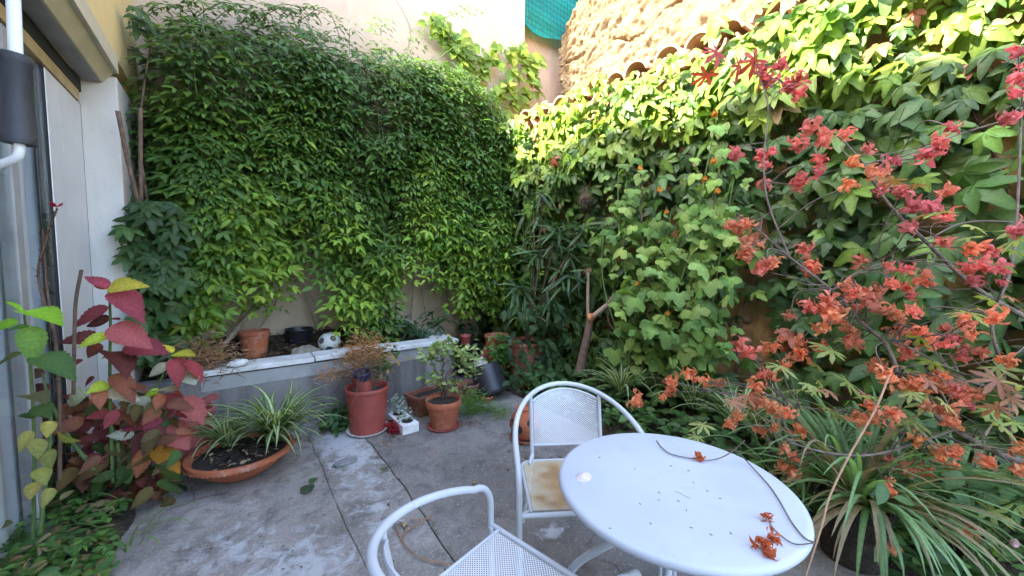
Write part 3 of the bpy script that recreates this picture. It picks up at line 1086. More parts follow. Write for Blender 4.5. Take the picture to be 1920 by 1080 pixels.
def make_chair(loc, yaw, label, rust):
    t = thing('garden_chair', (0, 0, 0), label, 'chair', 'white bistro chairs round the table')
    MB().tube(hoop_path(), .0128, 12).build('arm_hoop', 'white_paint', t)
    zr = .435
    MB().tube([(-CH['w'] + .004, 0, zr), (CH['w'] - .004, 0, zr)], .0105, 10).build('front_rail', 'white_paint', t)
    # seat: rim and perforated sheet
    def sp(u, v):                      # u -0.5..0.5 across, v 0 front..1 back
        return (u * .50, -.012 - v * .43, zr + .008 - .014 * math.sin(math.pi * min(1, max(0, v))) * (1 - (2 * u) ** 2) - .012 * v)
    def rim_pts():
        out = []
        for (cx, cy, a0) in ((.5 - .12, 1 - .13, 0), (-.5 + .12, 1 - .13, 90)):
            for k in range(7):
                a = math.radians(a0 + 90 * k / 6)
                out.append((cx + .12 * math.cos(a), cy + .13 * math.sin(a)))
        return [(.5, 0)] + out + [(-.5, 0)]
    rp = rim_pts()
    MB().tube([np.array(sp(*q)) + [0, 0, -.004] for q in rp], .007, 8).build('seat_rim', 'white_paint', t)
    def in_seat(u, v):
        if not (-.485 < u < .485 and .015 < v < .985):
            return False
        if v > .87 and abs(u) > .38:
            return ((abs(u) - .38) / .12) ** 2 + ((v - .87) / .13) ** 2 < .95
        return True
    gq = np.random.default_rng(3)
    nz_ = vnoise((64, 64), (9, 9), 99)
    def seat_col(u, v):
        if not rust:
            return (.66, .67, .70)
        k = nz_[int(np.clip((u + .5) * 63, 0, 63)), int(np.clip(v * 63, 0, 63))]
        f = min(1, max(0, 1.45 - ((u + .02) / .46) ** 2 - ((v - .42) / .55) ** 2 + .45 * k))
        c = lerp((.66, .60, .45), (.50, .27, .06), f)
        return lerp(c, (.27, .12, .03), max(0, f - .55) * 1.1 * max(0, k + .3))
    V, F, C = perf_panel(sp, -.5, .5, 0, 1, 44, 40, in_seat, seat_col)
    m_ = MB()
    for v_ in V:
        m_.v.append(v_)
    m_.f, m_.c = F, C
    m_.build('seat', 'perf', t, colours=True, smooth=False)
    # backrest between two uprights
    def zt(u):
        return .722 + .040 * math.cos(u * math.pi) ** .8 if abs(u) < .499 else .722
    def bp(u, v):
        z0 = .500 - .012 * (1 - (2 * u) ** 2)
        z = z0 + (zt(max(-.499, min(.499, u))) - z0) * v
        return (u * .355, -.468 - .045 * v - (.02 + .05 * v) * (1 - (2 * u) ** 2), z)
    V, F, C = perf_panel(bp, -.5, .5, 0, 1, 32, 26, lambda u, v: -.49 < u < .49 and .01 < v < .99, lambda u, v: (.66, .67, .70))
    m_ = MB(); m_.v, m_.f, m_.c = list(V), F, C
    m_.build('backrest', 'perf', t, colours=True, smooth=False)
    us = np.linspace(-.5, .5, 17)
    for v in (0, 1):
        MB().tube([bp(u, v) for u in us], .0055, 6).build('backrest_rim', 'white_paint', t)
    for s in (-1, 1):
        MB().tube(smooth_path([(s * .188, -.519, .748), (s * .188, -.513, .70), (s * .186, -.470, .48), (s * .186, -.462, .452), (s * .19, -.45, .425), (s * .205, -.49, .24), (s * .225, -.56, .012)], 5), .0105, 10).build('rear_leg', 'white_paint', t)
        MB().tube([(s * .187, -.462, .45), (s * .21, -.40, .432)], .0085, 8).build('seat_bracket', 'white_paint', t)
        MB().tube([(s * (CH['w'] - .003), -.005, zr - .004), (s * .247, -.04, zr - .004)], .008, 8).build('seat_bracket', 'white_paint', t)
    for s in (-1, 1):
        MB().tube([(s * .2995, 0, 0), (s * .2995, 0, .025)], .0155, 10).build('foot_cap', 'black_plastic', t)
    p = W(*loc)
    t.location = tuple(p)
    t.rotation_euler = (0, 0, yaw - YAW)
    return t


make_chair((.3283, 1.4901), 3.2195, 'white metal chair with rust stained seat behind the table', True)
make_chair((.1411, 1.2216), -.7222, 'white metal chair with clean seat at the front edge', False)

# ---- round table
TC = W(.541, 1.236)
TZ, TR = .72, .38
tb = thing('round_table', TC, 'round white metal garden table with smooth rounded rim', 'table')
pr = [(.0, TZ - .006), (TR - .03, TZ - .006), (TR - .016, TZ - .026), (TR - .006, TZ - .026), (TR, TZ - .016), (TR - .002, TZ - .007), (TR - .008, TZ - .002), (TR - .018, TZ), (TR * .5, TZ - .0006), (.001, TZ - .001)]
MB().lathe(pr, (TC[0], TC[1], 0), 96).build('tabletop', 'tabletop', tb, auto=70)
for k, a in enumerate((154, 64, -26, -116)):
    d = W(math.cos(math.radians(a)), math.sin(math.radians(a)))
    d = d / np.linalg.norm(d)
    path = smooth_path([TC + d * r + [0, 0, z] for r, z in ((.012, .57), (.07, .535), (.20, .43), (.33, .30), (.40, .14), (.42, .012))], 6)
    MB().tube(path, .0145, 10).build('leg', 'white_paint', tb)
MB().lathe([(.002, .50), (.024, .505), (.024, .67), (.10, .69), (.11, .708), (.002, .712)], (TC[0], TC[1], 0), 24).build('hub', 'white_paint', tb)

# limpet shell on the table
p = fl(1094, 895, TZ)
sh = MB()
seg, rows = 28, 8
V = []
for j in range(rows):
    t = j / (rows - 1)
    for k in range(seg):
        a = 2 * math.pi * k / seg
        rr = .0245 * (1 - (1 - t) ** 1.0) * (1 + .03 * math.cos(14 * a))
        V.append((p[0] + 1.25 * rr * math.cos(a) + .004 * (1 - t), p[1] + rr * math.sin(a), p[2] + .014 * (1 - t ** 1.8) + .0008 * math.cos(14 * a) * t))
sh.add(V, [(j * seg + k, (j + 1) * seg + k, (j + 1) * seg + (k + 1) % seg, j * seg + (k + 1) % seg) for j in range(rows - 1) for k in range(seg)])
tag(sh.build('seashell', 'shell'), 'small pinkish white ribbed seashell lying on the table', 'shell')
# specks of dirt on the table
for (px, py) in ((1258, 874), (1291, 883), (1326, 921), (1236, 924), (1235, 938), (1287, 957), (1296, 990), (1333, 1003), (1350, 935), (1144, 991), (1220, 982), (1272, 940)):
    pass

# ---- awning crank hanging in the left foreground
cb = .52
cr_ = thing('awning_crank', dep(30, 285, cb), 'white awning crank handle with black foam grip hanging by door', 'crank')
MB().tube([dep(30, 115, cb), dep(20, -120, cb), dep(5, -700, cb)], .0066, 14).build('rod', 'white_plastic', cr_)
top, bot = dep(28, 103, cb), dep(34, 270, cb)
ax = (top - bot) / np.linalg.norm(top - bot)
xx = np.cross(ax, [0, 1, 0]); xx /= np.linalg.norm(xx)
A = [xx, np.cross(ax, xx), ax]
Lg = np.linalg.norm(top - bot)
q = .0146
MB().lathe([(q * .6, 0), (q * 1.08, .0), (q * 1.12, .005), (q * 1.06, .010), (q, .012), (q * .97, Lg * .5), (q, Lg - .014), (q * 1.07, Lg - .012), (q * 1.1, Lg - .004), (q, Lg), (q * .5, Lg)], bot, 28, A).build('grip', 'rubber', cr_)
MB().tube(smooth_path([dep(36, 262, cb), dep(37, 282, cb), dep(30, 296, cb), dep(8, 306, cb), dep(-60, 330, cb)], 6), .0052, 12).build('bent_rod', 'white_plastic', cr_)


# ================================================================== pots and things on the ground
def pot(name, c, r_top, r_bot, h, mat, label, cat, group=None, rim=.02, rim_h=.035, soil=None, seg=36, ax=None, soil_mat='soil', wall=.012, oval=1.0):
    t = thing(name, c, label, cat, group)
    pr = [(.001, 0), (r_bot, 0), (r_bot + (r_top - rim * .6 - r_bot) * .97, h - rim_h), (r_top - .002, h - rim_h + .003), (r_top, h - rim_h + .006), (r_top, h - .005), (r_top - .004, h), (r_top - wall, h - .001),
          (r_top - wall - .004, h - .03), (r_bot * .9, .02), (.001, .018)]
    MB().lathe(pr, c, seg, ax, oval).build('pot_wall', mat, t)
    if soil is not None:
        rs = (r_bot + (r_top - r_bot) * (soil / h)) - wall
        sv, sf, n = [np.array([0, 0, soil + .012])], [], 24
        for q_ in (.5, .995):
            for k in range(n):
                a = 2 * math.pi * k / n
                sv.append(np.array([rs * q_ * math.cos(a), rs * q_ * oval * math.sin(a), soil + rnd(-.008, .01) * (1 if q_ < .9 else .2)]))
        A_ = np.eye(3) if ax is None else np.asarray(ax)
        sf = [(0, 1 + k, 1 + (k + 1) % n) for k in range(n)] + [(1 + k, 1 + n + k, 1 + n + (k + 1) % n, 1 + (k + 1) % n) for k in range(n)]
        MB().add([np.asarray(c) + v_ @ A_ for v_ in sv], sf).build('soil', soil_mat, t)
    return t


def saucer(c, r, mat, t=None, name='saucer', h=.022, label=None):
    pr = [(.001, .002), (r * .86, .0), (r, h), (r - .006, h + .001), (r * .84, .008), (.001, .008)]
    return MB().lathe(pr, c, 36).build(name, mat, t) if t is not None else tag(MB().lathe(pr, c, 36).build(name, mat), label, 'saucer')


def tilted(axis):
    z = np.asarray(axis, float); z /= np.linalg.norm(z)
    x = np.cross([0, 1, 0], z); x /= np.linalg.norm(x)
    return [x, np.cross(z, x), z]


UPZ = np.array([0, 0, 1.0])
# large terracotta bowl (spider plants come later)
BOWL = fl(455, 884)
BOWL[2] = 0
bowl_r = .315
bw_ = thing('terracotta_bowl', BOWL, 'wide shallow terracotta bowl with beaded rim holding spider plants', 'planter bowl')
pr = [(.001, 0), (.13, 0), (.15, .004), (.235, .065), (.29, .125), (.300, .132), (bowl_r, .135), (bowl_r + .004, .150), (bowl_r, .166), (bowl_r - .022, .168), (bowl_r - .03, .155), (.24, .10), (.001, .09)]
MB().lathe(pr, BOWL, 56).build('bowl_wall', 'terra', bw_)
bd = MB()
for k in range(64):
    a = 2 * math.pi * k / 64
    bd.blob(BOWL + np.array([(bowl_r + .003) * math.cos(a), (bowl_r + .003) * math.sin(a), .138]), (.006, .006, .006), 0, 6, 4)
o_ = bd.build('rim_beads', 'terra', bw_)
o_['kind'] = 'stuff'
sv, sf = [], []
n = 40
sv.append(BOWL + [0, 0, .145])
for q_ in (.35, .7, 1):
    for k in range(n):
        a = 2 * math.pi * k / n
        sv.append(BOWL + np.array([.284 * q_ * math.cos(a), .284 * q_ * math.sin(a), .145 - .012 * q_ + rnd(-.03, .03) * (q_ < 1)]))
sf = [(0, 1 + k, 1 + (k + 1) % n) for k in range(n)]
for w_ in range(2):
    sf += [(1 + w_ * n + k, 1 + (w_ + 1) * n + k, 1 + (w_ + 1) * n + (k + 1) % n, 1 + w_ * n + (k + 1) % n) for k in range(n)]
MB().add(sv, sf).build('soil', 'soil', bw_)

# red plastic pot, saucer, little pots inside
RP = fl(690, 806); RP[2] = 0
rp_top = 39 * mpp(3.3)
rpot = pot('red_pot', RP + [0, 0, .012], rp_top, rp_top * .80, .385, 'red_plastic', 'large red plastic pot with dry plant beside white block', 'pot', rim=.012, rim_h=.04, soil=.33)
saucer(RP, rp_top * .98, 'white_plastic', rpot)
a1 = tilted((-.12, .2, 1))
pot('nursery_pot', RP + np.array([-.03, -.06, .335]) , .085, .062, .17, 'red_plastic', 'small brown plastic pot tucked inside the big red pot', 'pot', rim=.006, rim_h=.02, ax=a1)
pot('plastic_liner', RP + np.array([-.035, -.035, .42]), .078, .06, .13, 'purple_plastic', 'small dark purple liner pot tilted over the red pot', 'pot', rim=.006, rim_h=.015, soil=.10, ax=tilted((-.15, -.18, 1)))

# polystyrene block used as a planter
PB = fl(772, 812); PB[2] = 0
d1 = fl(740, 778) - fl(784, 815); d1[2] = 0; Lb = np.linalg.norm(d1); d1 /= Lb
d2 = np.array([-d1[1], d1[0], 0])
c0 = fl(776, 818); c0[2] = 0
blk = thing('foam_block', c0, 'white polystyrene block planted with small grey succulents', 'block')
bl = MB()
Lb, wb, hb = .36, .075, .085
ctr = c0 + d1 * Lb / 2 + np.array([0, .06, 0])
bl.obox(ctr + [0, 0, hb / 2], [d1, d2, UPZ], (Lb / 2, wb, hb / 2))
bl.build('block', 'foam_white', blk, smooth=False, bevel=.008)
for q_ in (-.10, .11):
    MB().lathe([(.001, .0), (.045, .0), (.05, .004), (.042, .006), (.001, .007)], ctr + d1 * q_ + [0, 0, hb + .001], 20).build('soil', 'soil', blk)

# jade pot
JP = fl(832, 800); JP[2] = 0
jr = 33 * mpp(3.42)
jpot = pot('terracotta_pot', JP + [0, 0, .014], jr, jr * .66, .245, 'terra', 'terracotta pot with flaking rim holding the small jade tree', 'pot', rim=.016, rim_h=.06, soil=.215)
saucer(JP, jr * .92, 'pink_plastic', jpot)
# trough behind it
tp = fl(800, 782); tp[2] = 0
tr_ = thing('trough_planter', tp, 'rectangular pale terracotta trough behind the jade tree pot', 'planter')
tx = np.array([.97, .24, 0]); tx /= np.linalg.norm(tx)
ty = np.array([-tx[1], tx[0], 0])
tcn = tp + tx * .22 + ty * .12
tm_ = MB()
L2, W2, Hh = .30, .105, .20
for s_, zt_, zi in ((1, Hh, 0),):
    rows_ = [(.88, .86, 0), (1, 1, Hh - .03), (1.04, 1.08, Hh - .028), (1.04, 1.08, Hh), (.97, .90, Hh), (.93, .86, Hh - .035)]
    V = []
    for (fx, fy, z) in rows_:
        V += [tcn + tx * sx_ * L2 * fx + ty * sy_ * W2 * fy + UPZ * z for sx_, sy_ in ((-1, -1), (1, -1), (1, 1), (-1, 1))]
    F = [(i * 4 + k, i * 4 + (k + 1) % 4, (i + 1) * 4 + (k + 1) % 4, (i + 1) * 4 + k) for i in range(len(rows_) - 1) for k in range(4)]
    F += [(3, 2, 1, 0)]
    tm_.add(V, F)
tm_.build('trough_wall', 'terra_old', tr_, smooth=False)
MB().add([tcn + tx * sx_ * L2 * .94 + ty * sy_ * W2 * .87 + UPZ * (Hh - .034) for sx_, sy_ in ((-1, -1), (1, -1), (1, 1), (-1, 1))], [(0, 1, 2, 3)]).build('soil', 'soil', tr_)

# corner clutter
bp_ = fl(925, 747); bp_[2] = 0
t = thing('upturned_pot', bp_, 'big black plastic pot lying upside down in the corner', 'pot')
A_ = tilted((-.10, .38, 1))
MB().lathe([(.001, .0), (.19, .0), (.196, .02), (.185, .03), (.158, .30), (.145, .315), (.10, .318), (.095, .305), (.001, .305)], bp_ + [0.02, .05, .05], 40, A_).build('pot_wall', 'black_plastic', t)
pot('low_bowl', fl(913, 752), .075, .05, .06, 'terra', 'tiny terracotta dish of ferny moss near the black pot', 'pot', rim=.006, rim_h=.02, soil=.05)
pot('dark_basket', fl(880, 748) + [0, 0, .02], .12, .08, .16, 'terra_old', 'brown pot of dead stems between trough and black pot', 'pot', rim=.008, rim_h=.03, soil=.12)
wp = dep(893, 690, 4.35)
pot('white_pot', wp, .085, .062, .13, 'white_plastic', 'small white pot lying on its side among dark pots', 'pot', rim=.006, rim_h=.018, ax=tilted((.75, -.5, .55)))
pot('brown_pot', dep(905, 676, 4.5), .095, .07, .15, 'terra_old', 'brown clay pot leaning behind the small white pot', 'pot', rim=.006, rim_h=.018, ax=tilted((.6, -.2, .7)))
p = fl(872, 720); p[2] = 0
p = p + np.array([.25, .35, 0])
pot('tall_black_pot', p, .20, .16, .42, 'black_plastic', 'tall black nursery pot in the shade behind jade tree', 'pot', rim=.008, rim_h=.03, soil=.37)
pot('small_red_pot', dep(873, 645, 4.7), .07, .05, .12, 'red_plastic', 'small faded red pot on the black pots in corner', 'pot', rim=.006, rim_h=.03, soil=.1)
# two clay pots at the corner with greens
tpc = dep(985, 700, 4.45); tpc[2] = .0
pot('clay_pot', np.array([tpc[0], tpc[1], .0]), .23, .17, .56, 'terra_old', 'big mossy clay pot in corner under narrow leaved shrub', 'pot', rim=.014, rim_h=.05, soil=.52)
tpd = dep(932, 690, 4.5)
pot('clay_pot', np.array([tpd[0], tpd[1], .0]), .15, .10, .62, 'terra', 'tall clay pot with trailing green plant beside black pot', 'pot', rim=.012, rim_h=.04, soil=.57)

# strawberry pot with side holes behind the chair
sp_ = fl(985, 822); sp_[2] = 0
st_ = thing('strawberry_pot', sp_, 'round terracotta pot with dark side holes behind the chair', 'pot')
MB().lathe([(.001, .02), (.075, .02), (.115, .07), (.128, .13), (.118, .19), (.085, .235), (.075, .262), (.082, .268), (.068, .27), (.06, .25), (.001, .24)], sp_, 40).build('pot_wall', 'terra', st_)
MB().lathe([(.001, .0), (.12, .0), (.135, .025), (.128, .026), (.11, .012), (.001, .012)], sp_, 36).build('saucer', 'terra_old', st_)
tocam = np.array([-sp_[0], -sp_[1], 0]); tocam /= np.linalg.norm(tocam)
for da, z, r_, w_ in ((-62, .165, .120, .020), (-22, .125, .127, .024), (18, .18, .120, .022), (-58, .085, .118, .020), (-95, .12, .126, .022), (50, .11, .125, .022), (100, .16, .121, .02), (160, .12, .126, .02)):
    a = math.atan2(tocam[1], tocam[0]) + math.radians(da)
    d = np.array([math.cos(a), math.sin(a), 0]); s = np.array([-d[1], d[0], 0])
    MB().lathe([(.001, -.002), (w_, -.001), (w_ * 1.15, .004), (w_ * .9, .005), (w_ * .85, .001), (.001, .0015)], sp_ + d * r_ + UPZ * z, 16, [s, UPZ, d], 1.2).build('hole', 'dark_gap', st_)  # opaque dark disc, the shade inside the opening painted on

# pot behind the coleus
lp = fl(352, 868); lp[2] = 0
pot('tall_red_pot', lp, .175, .135, .40, 'pink_plastic', 'tall dusty red plastic pot behind the coleus leaves', 'pot', rim=.014, rim_h=.05, soil=.35)
# pots standing in the planter
p = onY(478, 664, 4.5); p[2] = float(soil_z(0, 4.5)) - .01
pot('clay_pot', p, .135, .10, .26, 'terra', 'clay pot standing on the planter soil behind leaning stake', 'pot', rim=.012, rim_h=.045, soil=.22)
p = onY(562, 640, 4.72); p[2] = float(soil_z(0, 4.72)) - .01
pot('black_basin', p, .14, .11, .16, 'black_plastic', 'low black round pot against wall inside the planter', 'pot', rim=.008, rim_h=.02, soil=.12)

# football: white panels proud of dark patches
fb = onY(618, 645, 4.37)
fr_ = 19.5 * fb @ np.array([SY_, CY_, 0]) / FPX
fb[2] = float(soil_z(0, 4.37)) + fr_ - .012
ft = thing('football', fb - [0, 0, fr_], 'white and black football lying on the planter soil', 'ball')
MB().blob(fb, (fr_,) * 3, 0, 32, 18).build('ball', 'white_plastic', ft)
phi = (1 + 5 ** .5) / 2
ico = [np.array(v) / math.sqrt(1 + phi * phi) for v in [(0, a, b * phi) for a in (-1, 1) for b in (-1, 1)] + [(a, b * phi, 0) for a in (-1, 1) for b in (-1, 1)] + [(b * phi, 0, a) for a in (-1, 1) for b in (-1, 1)]]
Rm = np.array(Matrix.Rotation(.5, 3, 'X') @ Matrix.Rotation(.35, 3, 'Z'))
for v in ico:
    v = Rm @ v
    x = np.cross(v, [0, .3, 1]); x /= np.linalg.norm(x); y = np.cross(v, x)
    ring = [v] + [v + .34 * (math.cos(2 * math.pi * k / 5) * x + math.sin(2 * math.pi * k / 5) * y) for k in range(5)]
    mid = [(ring[1 + k] + ring[1 + (k + 1) % 5]) / 2 for k in range(5)]
    pts = [fb + fr_ * 1.012 * q / np.linalg.norm(q) for q in ring + mid]
    MB().add(pts, [(0, 1 + k, 6 + k) for k in range(5)] + [(0, 6 + k, 1 + (k + 1) % 5) for k in range(5)]).build('patch', 'black_paint', ft)

# stone chunk in the planter, white cloth on the coping, slate on the floor
p = onY(572, 650, 4.3); p[2] = float(soil_z(0, 4.3))
tag(MB().blob(p + [0, 0, .04], (.13, .08, .07), .2, 18, 10, 5).build('garden_stone', 'stone_pale'), 'rough tan stone lying on the planter soil near the ball', 'stone')
p = fl(447, 690, .606)
tag(MB().blob(p + [0, 0.05, .03], (.08, .05, .032), .22, 18, 10, 9).build('quartz_stone', 'white_slab'), 'lumpy whitish stone resting on the coping end', 'stone')
p = fl(648, 868)
o_ = MB()
ring = [(1, .1), (.75, .75), (.1, .95), (-.7, .7), (-1.05, .1), (-.8, -.55), (0, -.8), (.7, -.7)]
o_.add([p + np.array([x * .085, y * .05, z]) for z, k_ in ((.001, 1), (.013, .98), (.017, .9)) for x, y in [(a * k_, b * k_) for a, b in ring]],
       [(i * 8 + k, i * 8 + (k + 1) % 8, (i + 1) * 8 + (k + 1) % 8, (i + 1) * 8 + k) for i in range(2) for k in range(8)] + [tuple(range(16, 24))])
tag(o_.build('slate', 'stone', smooth=False), 'flat grey slate chip lying on the concrete', 'stone')

# stakes in the left corner and the cane leaning in the planter
s1 = [dep(221, 208, 2.78), dep(237, 290, 2.84), dep(252, 352, 2.90), dep(264, 410, 3.0), dep(282, 560, 3.2)]
MBs = MB().tube(smooth_path(s1, 4), [.015] * 1 + [.014] * 16, 10)
tag(MBs.build('wooden_stake', 'bark'), 'brown stake tilted against the jamb, left one of two', 'stake')
s2 = [dep(263, 203, 2.95), dep(264, 330, 3.0), dep(268, 440, 3.1), dep(284, 560, 3.22)]
tag(MB().tube(smooth_path(s2, 4), .0135, 10).build('wooden_stake', 'bark'), 'upright brown stake inside the vine, right one of two', 'stake')
a0, a1_ = onY(400, 672, 4.15), onY(484, 566, 4.75)
cn = thing('bamboo_stake', a0, 'grey bamboo stake leaning from planter soil to back wall', 'stake')
pts = [a0 + (a1_ - a0) * t for t in np.linspace(0, 1, 25)]
MB().tube(pts, [.021 + (.006 if i in (8, 16) else 0) for i in range(25)], 10).build('stake_shaft', 'wood_grey', cn)

# ================================================================== vegetation
T_PIN = [pinnate(1 + (k % 2), 100 + k) for k in range(6)]
T_PIN_S = [pinnate(1, 130 + k) for k in range(3)]
T_PALM = [palmate(5, 200 + k) for k in range(5)] + [palmate(3, 230 + k) for k in range(2)]
T_ABU = [lobed(3, .42, 300 + k, curl=.34, jag=.15, span=270, pts=6) for k in range(4)]
T_OVAL = [leaflet(1, .5, 5, rnd(.05, .2), rnd(.1, .45), .42) for k in range(4)]
T_BROAD = [leaflet(1, .72, 6, rnd(.05, .15), rnd(.1, .4), .40) for k in range(4)]
T_SERR = [leaflet(1, .56, 16, rnd(.03, .12), rnd(.12, .5), .38, .07) for k in range(5)]
T_MAPLE = [lobed(7, .78, 400 + k, curl=.25, jag=.06, span=300, pts=4) for k in range(4)]
T_LANCE = [leaflet(1, .115, 6, .15, c_, .45) for c_ in (.12, .3, .5)]
T_NEEDLE = [leaflet(1, .12, 3, .1, .2, .4)]
T_SPOON = [leaflet(1, .62, 4, .12, c_, .62) for c_ in (.05, .15, .25)]


def crumpled(seed):
    """a dried maple leaf curled up on itself: several twisting lobes"""
    g = np.random.default_rng(seed)
    ts = []
    for k in range(16):
        n = 6
        d = g.normal(size=3); d /= np.linalg.norm(d)
        up = g.normal(size=3)
        side = np.cross(d, up); side /= np.linalg.norm(side); up = np.cross(side, d)
        p = g.normal(size=3) * .13
        sp, tw = g.uniform(2.0, 4.4) * g.choice([-1, 1]), g.uniform(-1.5, 1.5)
        L_, W_ = g.uniform(.5, .85), g.uniform(.12, .21)
        v, c = [], []
        for i in range(n + 1):
            t = i / n
            a = sp * t
            q = p + L_ / max(abs(sp), .6) * (math.sin(a) * d + (1 - math.cos(a)) * up * np.sign(sp)) * 1.3
            s2 = side * math.cos(tw * t) + up * math.sin(tw * t)
            w = W_ * (math.sin(math.pi * (0.12 + .86 * t))) * (1 + .25 * g.uniform(-1, 1))
            v += [q - s2 * w, q + up * w * .35 * g.uniform(-.5, 1), q + s2 * w]
            k_ = 1.15 - .3 * t
            c += [k_ * .95, k_ * 1.05, k_]
        f = []
        for i in range(n):
            for j in range(2):
                a = i * 3 + j
                f += [(a, a + 1, a + 4), (a, a + 4, a + 3)]
        ts.append(dict(v=np.array(v), f=np.array(f), c=np.repeat(np.array(c)[:, None], 3, 1)))
    return join(ts)


T_CRUMP = [crumpled(500 + k) for k in range(7)]
G_DARK, G_MID, G_YOUNG = (.052, .098, .028), (.108, .20, .042), (.27, .39, .055)
UP = np.array([0, 0, 1.0])

# ---------------------------------------------------------------- the vine that hangs over the back wall
top_px = np.array([(225, 190), (262, 120), (300, 60), (340, 30), (420, 18), (500, 22), (570, 40), (640, 75), (720, 92), (800, 102), (850, 112), (895, 140), (935, 195), (962, 270), (985, 370)], float)
bot_px = np.array([(225, 600), (262, 640), (330, 625), (400, 560), (440, 540), (480, 530), (525, 520), (552, 470), (592, 470), (622, 520), (650, 560), (680, 590), (725, 590), (752, 470), (788, 415), (820, 520), (870, 560), (940, 580), (985, 450)], float)
tX = np.array([onY(x, y, 4.55) for x, y in top_px])
bX = np.array([onY(x, y, 4.48) for x, y in bot_px])
JX0, JX1 = tX[0, 0], tX[-1, 0]


def jtop(x):
    return np.interp(x, tX[:, 0], tX[:, 2])


def jbot(x):
    return np.interp(x, bX[:, 0], bX[:, 2])


jn = vnoise((60, 60), (8, 7), 77) * .75 + vnoise((60, 60), (17, 14), 78) * .35
jg = vnoise((80, 80), (15, 9), 79)


def jdepth(x, s):
    u = np.clip((x - JX0) / (JX1 - JX0), 0, 1)
    end = math.sqrt(max(0.03, min(1, (1 - u) / .16)))
    lend = .45 + .55 * min(1, u / .12)
    prof_ = .10 + .54 * math.sqrt(min(1, max(0, s) / .16)) - .10 * max(0, s - .6)
    k = jn[int(u * 59), int(min(1, max(0, s)) * 59)]
    return prof_ * end * lend + .15 * k


jv = thing('climbing_vine', (1.2, 4.75, .6), 'huge dark green vine with hanging shoots covering the back wall', 'vine')
inst, stems = [], MB()
front = []


def jadd(x, y, z, side, young, size, out=1.0, small=False):
    d = np.array([side * rnd(.5, 1.0), -rnd(.1, .7) * out, -rnd(.0, .55)])
    nrm = np.array([rnd(-.35, .35) + side * .1, -rnd(.3, .9), rnd(.5, 1.2)])
    c = lerp(G_DARK, G_MID, min(1, young * 2)) if young < .5 else lerp(G_MID, G_YOUNG, (young - .5) * 2)
    inst.append((int(R.integers(len(T_PIN))), frame_of(d, nrm), size, np.array([x, y, z]), vary(c, .22)))


# hanging shoots
def gap(x, s):
    return s > .22 and jg[int(np.clip((x - JX0) / (JX1 - JX0), 0, 1) * 79), int(np.clip(s, 0, 1) * 79)] < -.42


for k in range(360):
    x = rnd(JX0, JX1)
    s0 = rnd(0, .82) ** 1.15
    zt_, zb_ = float(jtop(x)), float(jbot(x))
    H_ = zt_ - zb_
    z = zt_ - s0 * H_
    Ls = rnd(.45, 1.5)
    lowest = zb_ - abs(R.normal(0, .2)) - (rnd(0.15, .75) if rnd(0, 1) < .42 else 0)
    xoff, vx = 0.0, rnd(-.12, .12)
    y0 = None
    path = []
    off = rnd(0, 1) ** 1.6 * .20
    nn = int(Ls / .10)
    yb_ = rnd(0, 1)
    for i in range(nn):
        zz = z - i * .10
        if zz < lowest:
            break
        s = (zt_ - zz) / H_
        xx = x + vx * i * .10 + .012 * math.sin(i * .8 + k)
        y = YB - jdepth(xx, min(s, 1.0)) - off
        path.append((xx, y, zz))
        if gap(xx, s):
            continue
        t = i / nn
        low = max(0, min(1, (s - .25) / .7))
        young = min(1, max(0, .14 + .22 * yb_ + .62 * low * (0.25 + yb_) + .6 * max(0, t - .5) * (0.4 + low) + (.25 if yb_ > .9 else 0) + R.normal(0, .08)))
        for sd_ in (-1, 1):
            if rnd(0, 1) < .9:
                jadd(xx, y - .005, zz + rnd(-.015, .015), sd_, young, rnd(.21, .31) * (1 - .35 * max(0, t - .7) / .3))
    if len(path) > 2:
        stems.tube(path, .0022, 3, False)
n_shoot = len(inst)
# long shoots hanging well clear of the mass
for k in range(62):
    x = rnd(JX0 + .15, JX1 - .15)
    s0 = rnd(.12, .55)
    zt_, zb_ = float(jtop(x)), float(jbot(x))
    z0_, H_ = zt_ - s0 * (zt_ - zb_), zt_ - zb_
    Ls, vx = rnd(.7, 1.5), rnd(-.10, .10)
    z0_, path = z0_, []
    yng = rnd(.3, .95)
    for i in range(int(Ls / .105)):
        zz = z0_ - i * .105
        if zz < zb_ - .25:
            break
        s = min(1, (zt_ - zz) / H_)
        xx = x + vx * i * .1
        y = YB - jdepth(xx, s) - .12 - .05 * math.sin(min(1, i / 6) * 1.5)
        path.append((xx, y, zz))
        for sd_ in (-1, 1):
            jadd(xx, y, zz + rnd(-.012, .012), sd_, min(1, max(0, yng * (.45 + .55 * s) + R.normal(0, .07))), rnd(.20, .28) * (1 - .3 * i * .105 / Ls))
    if len(path) > 2:
        stems.tube(path, .0036, 4, False)
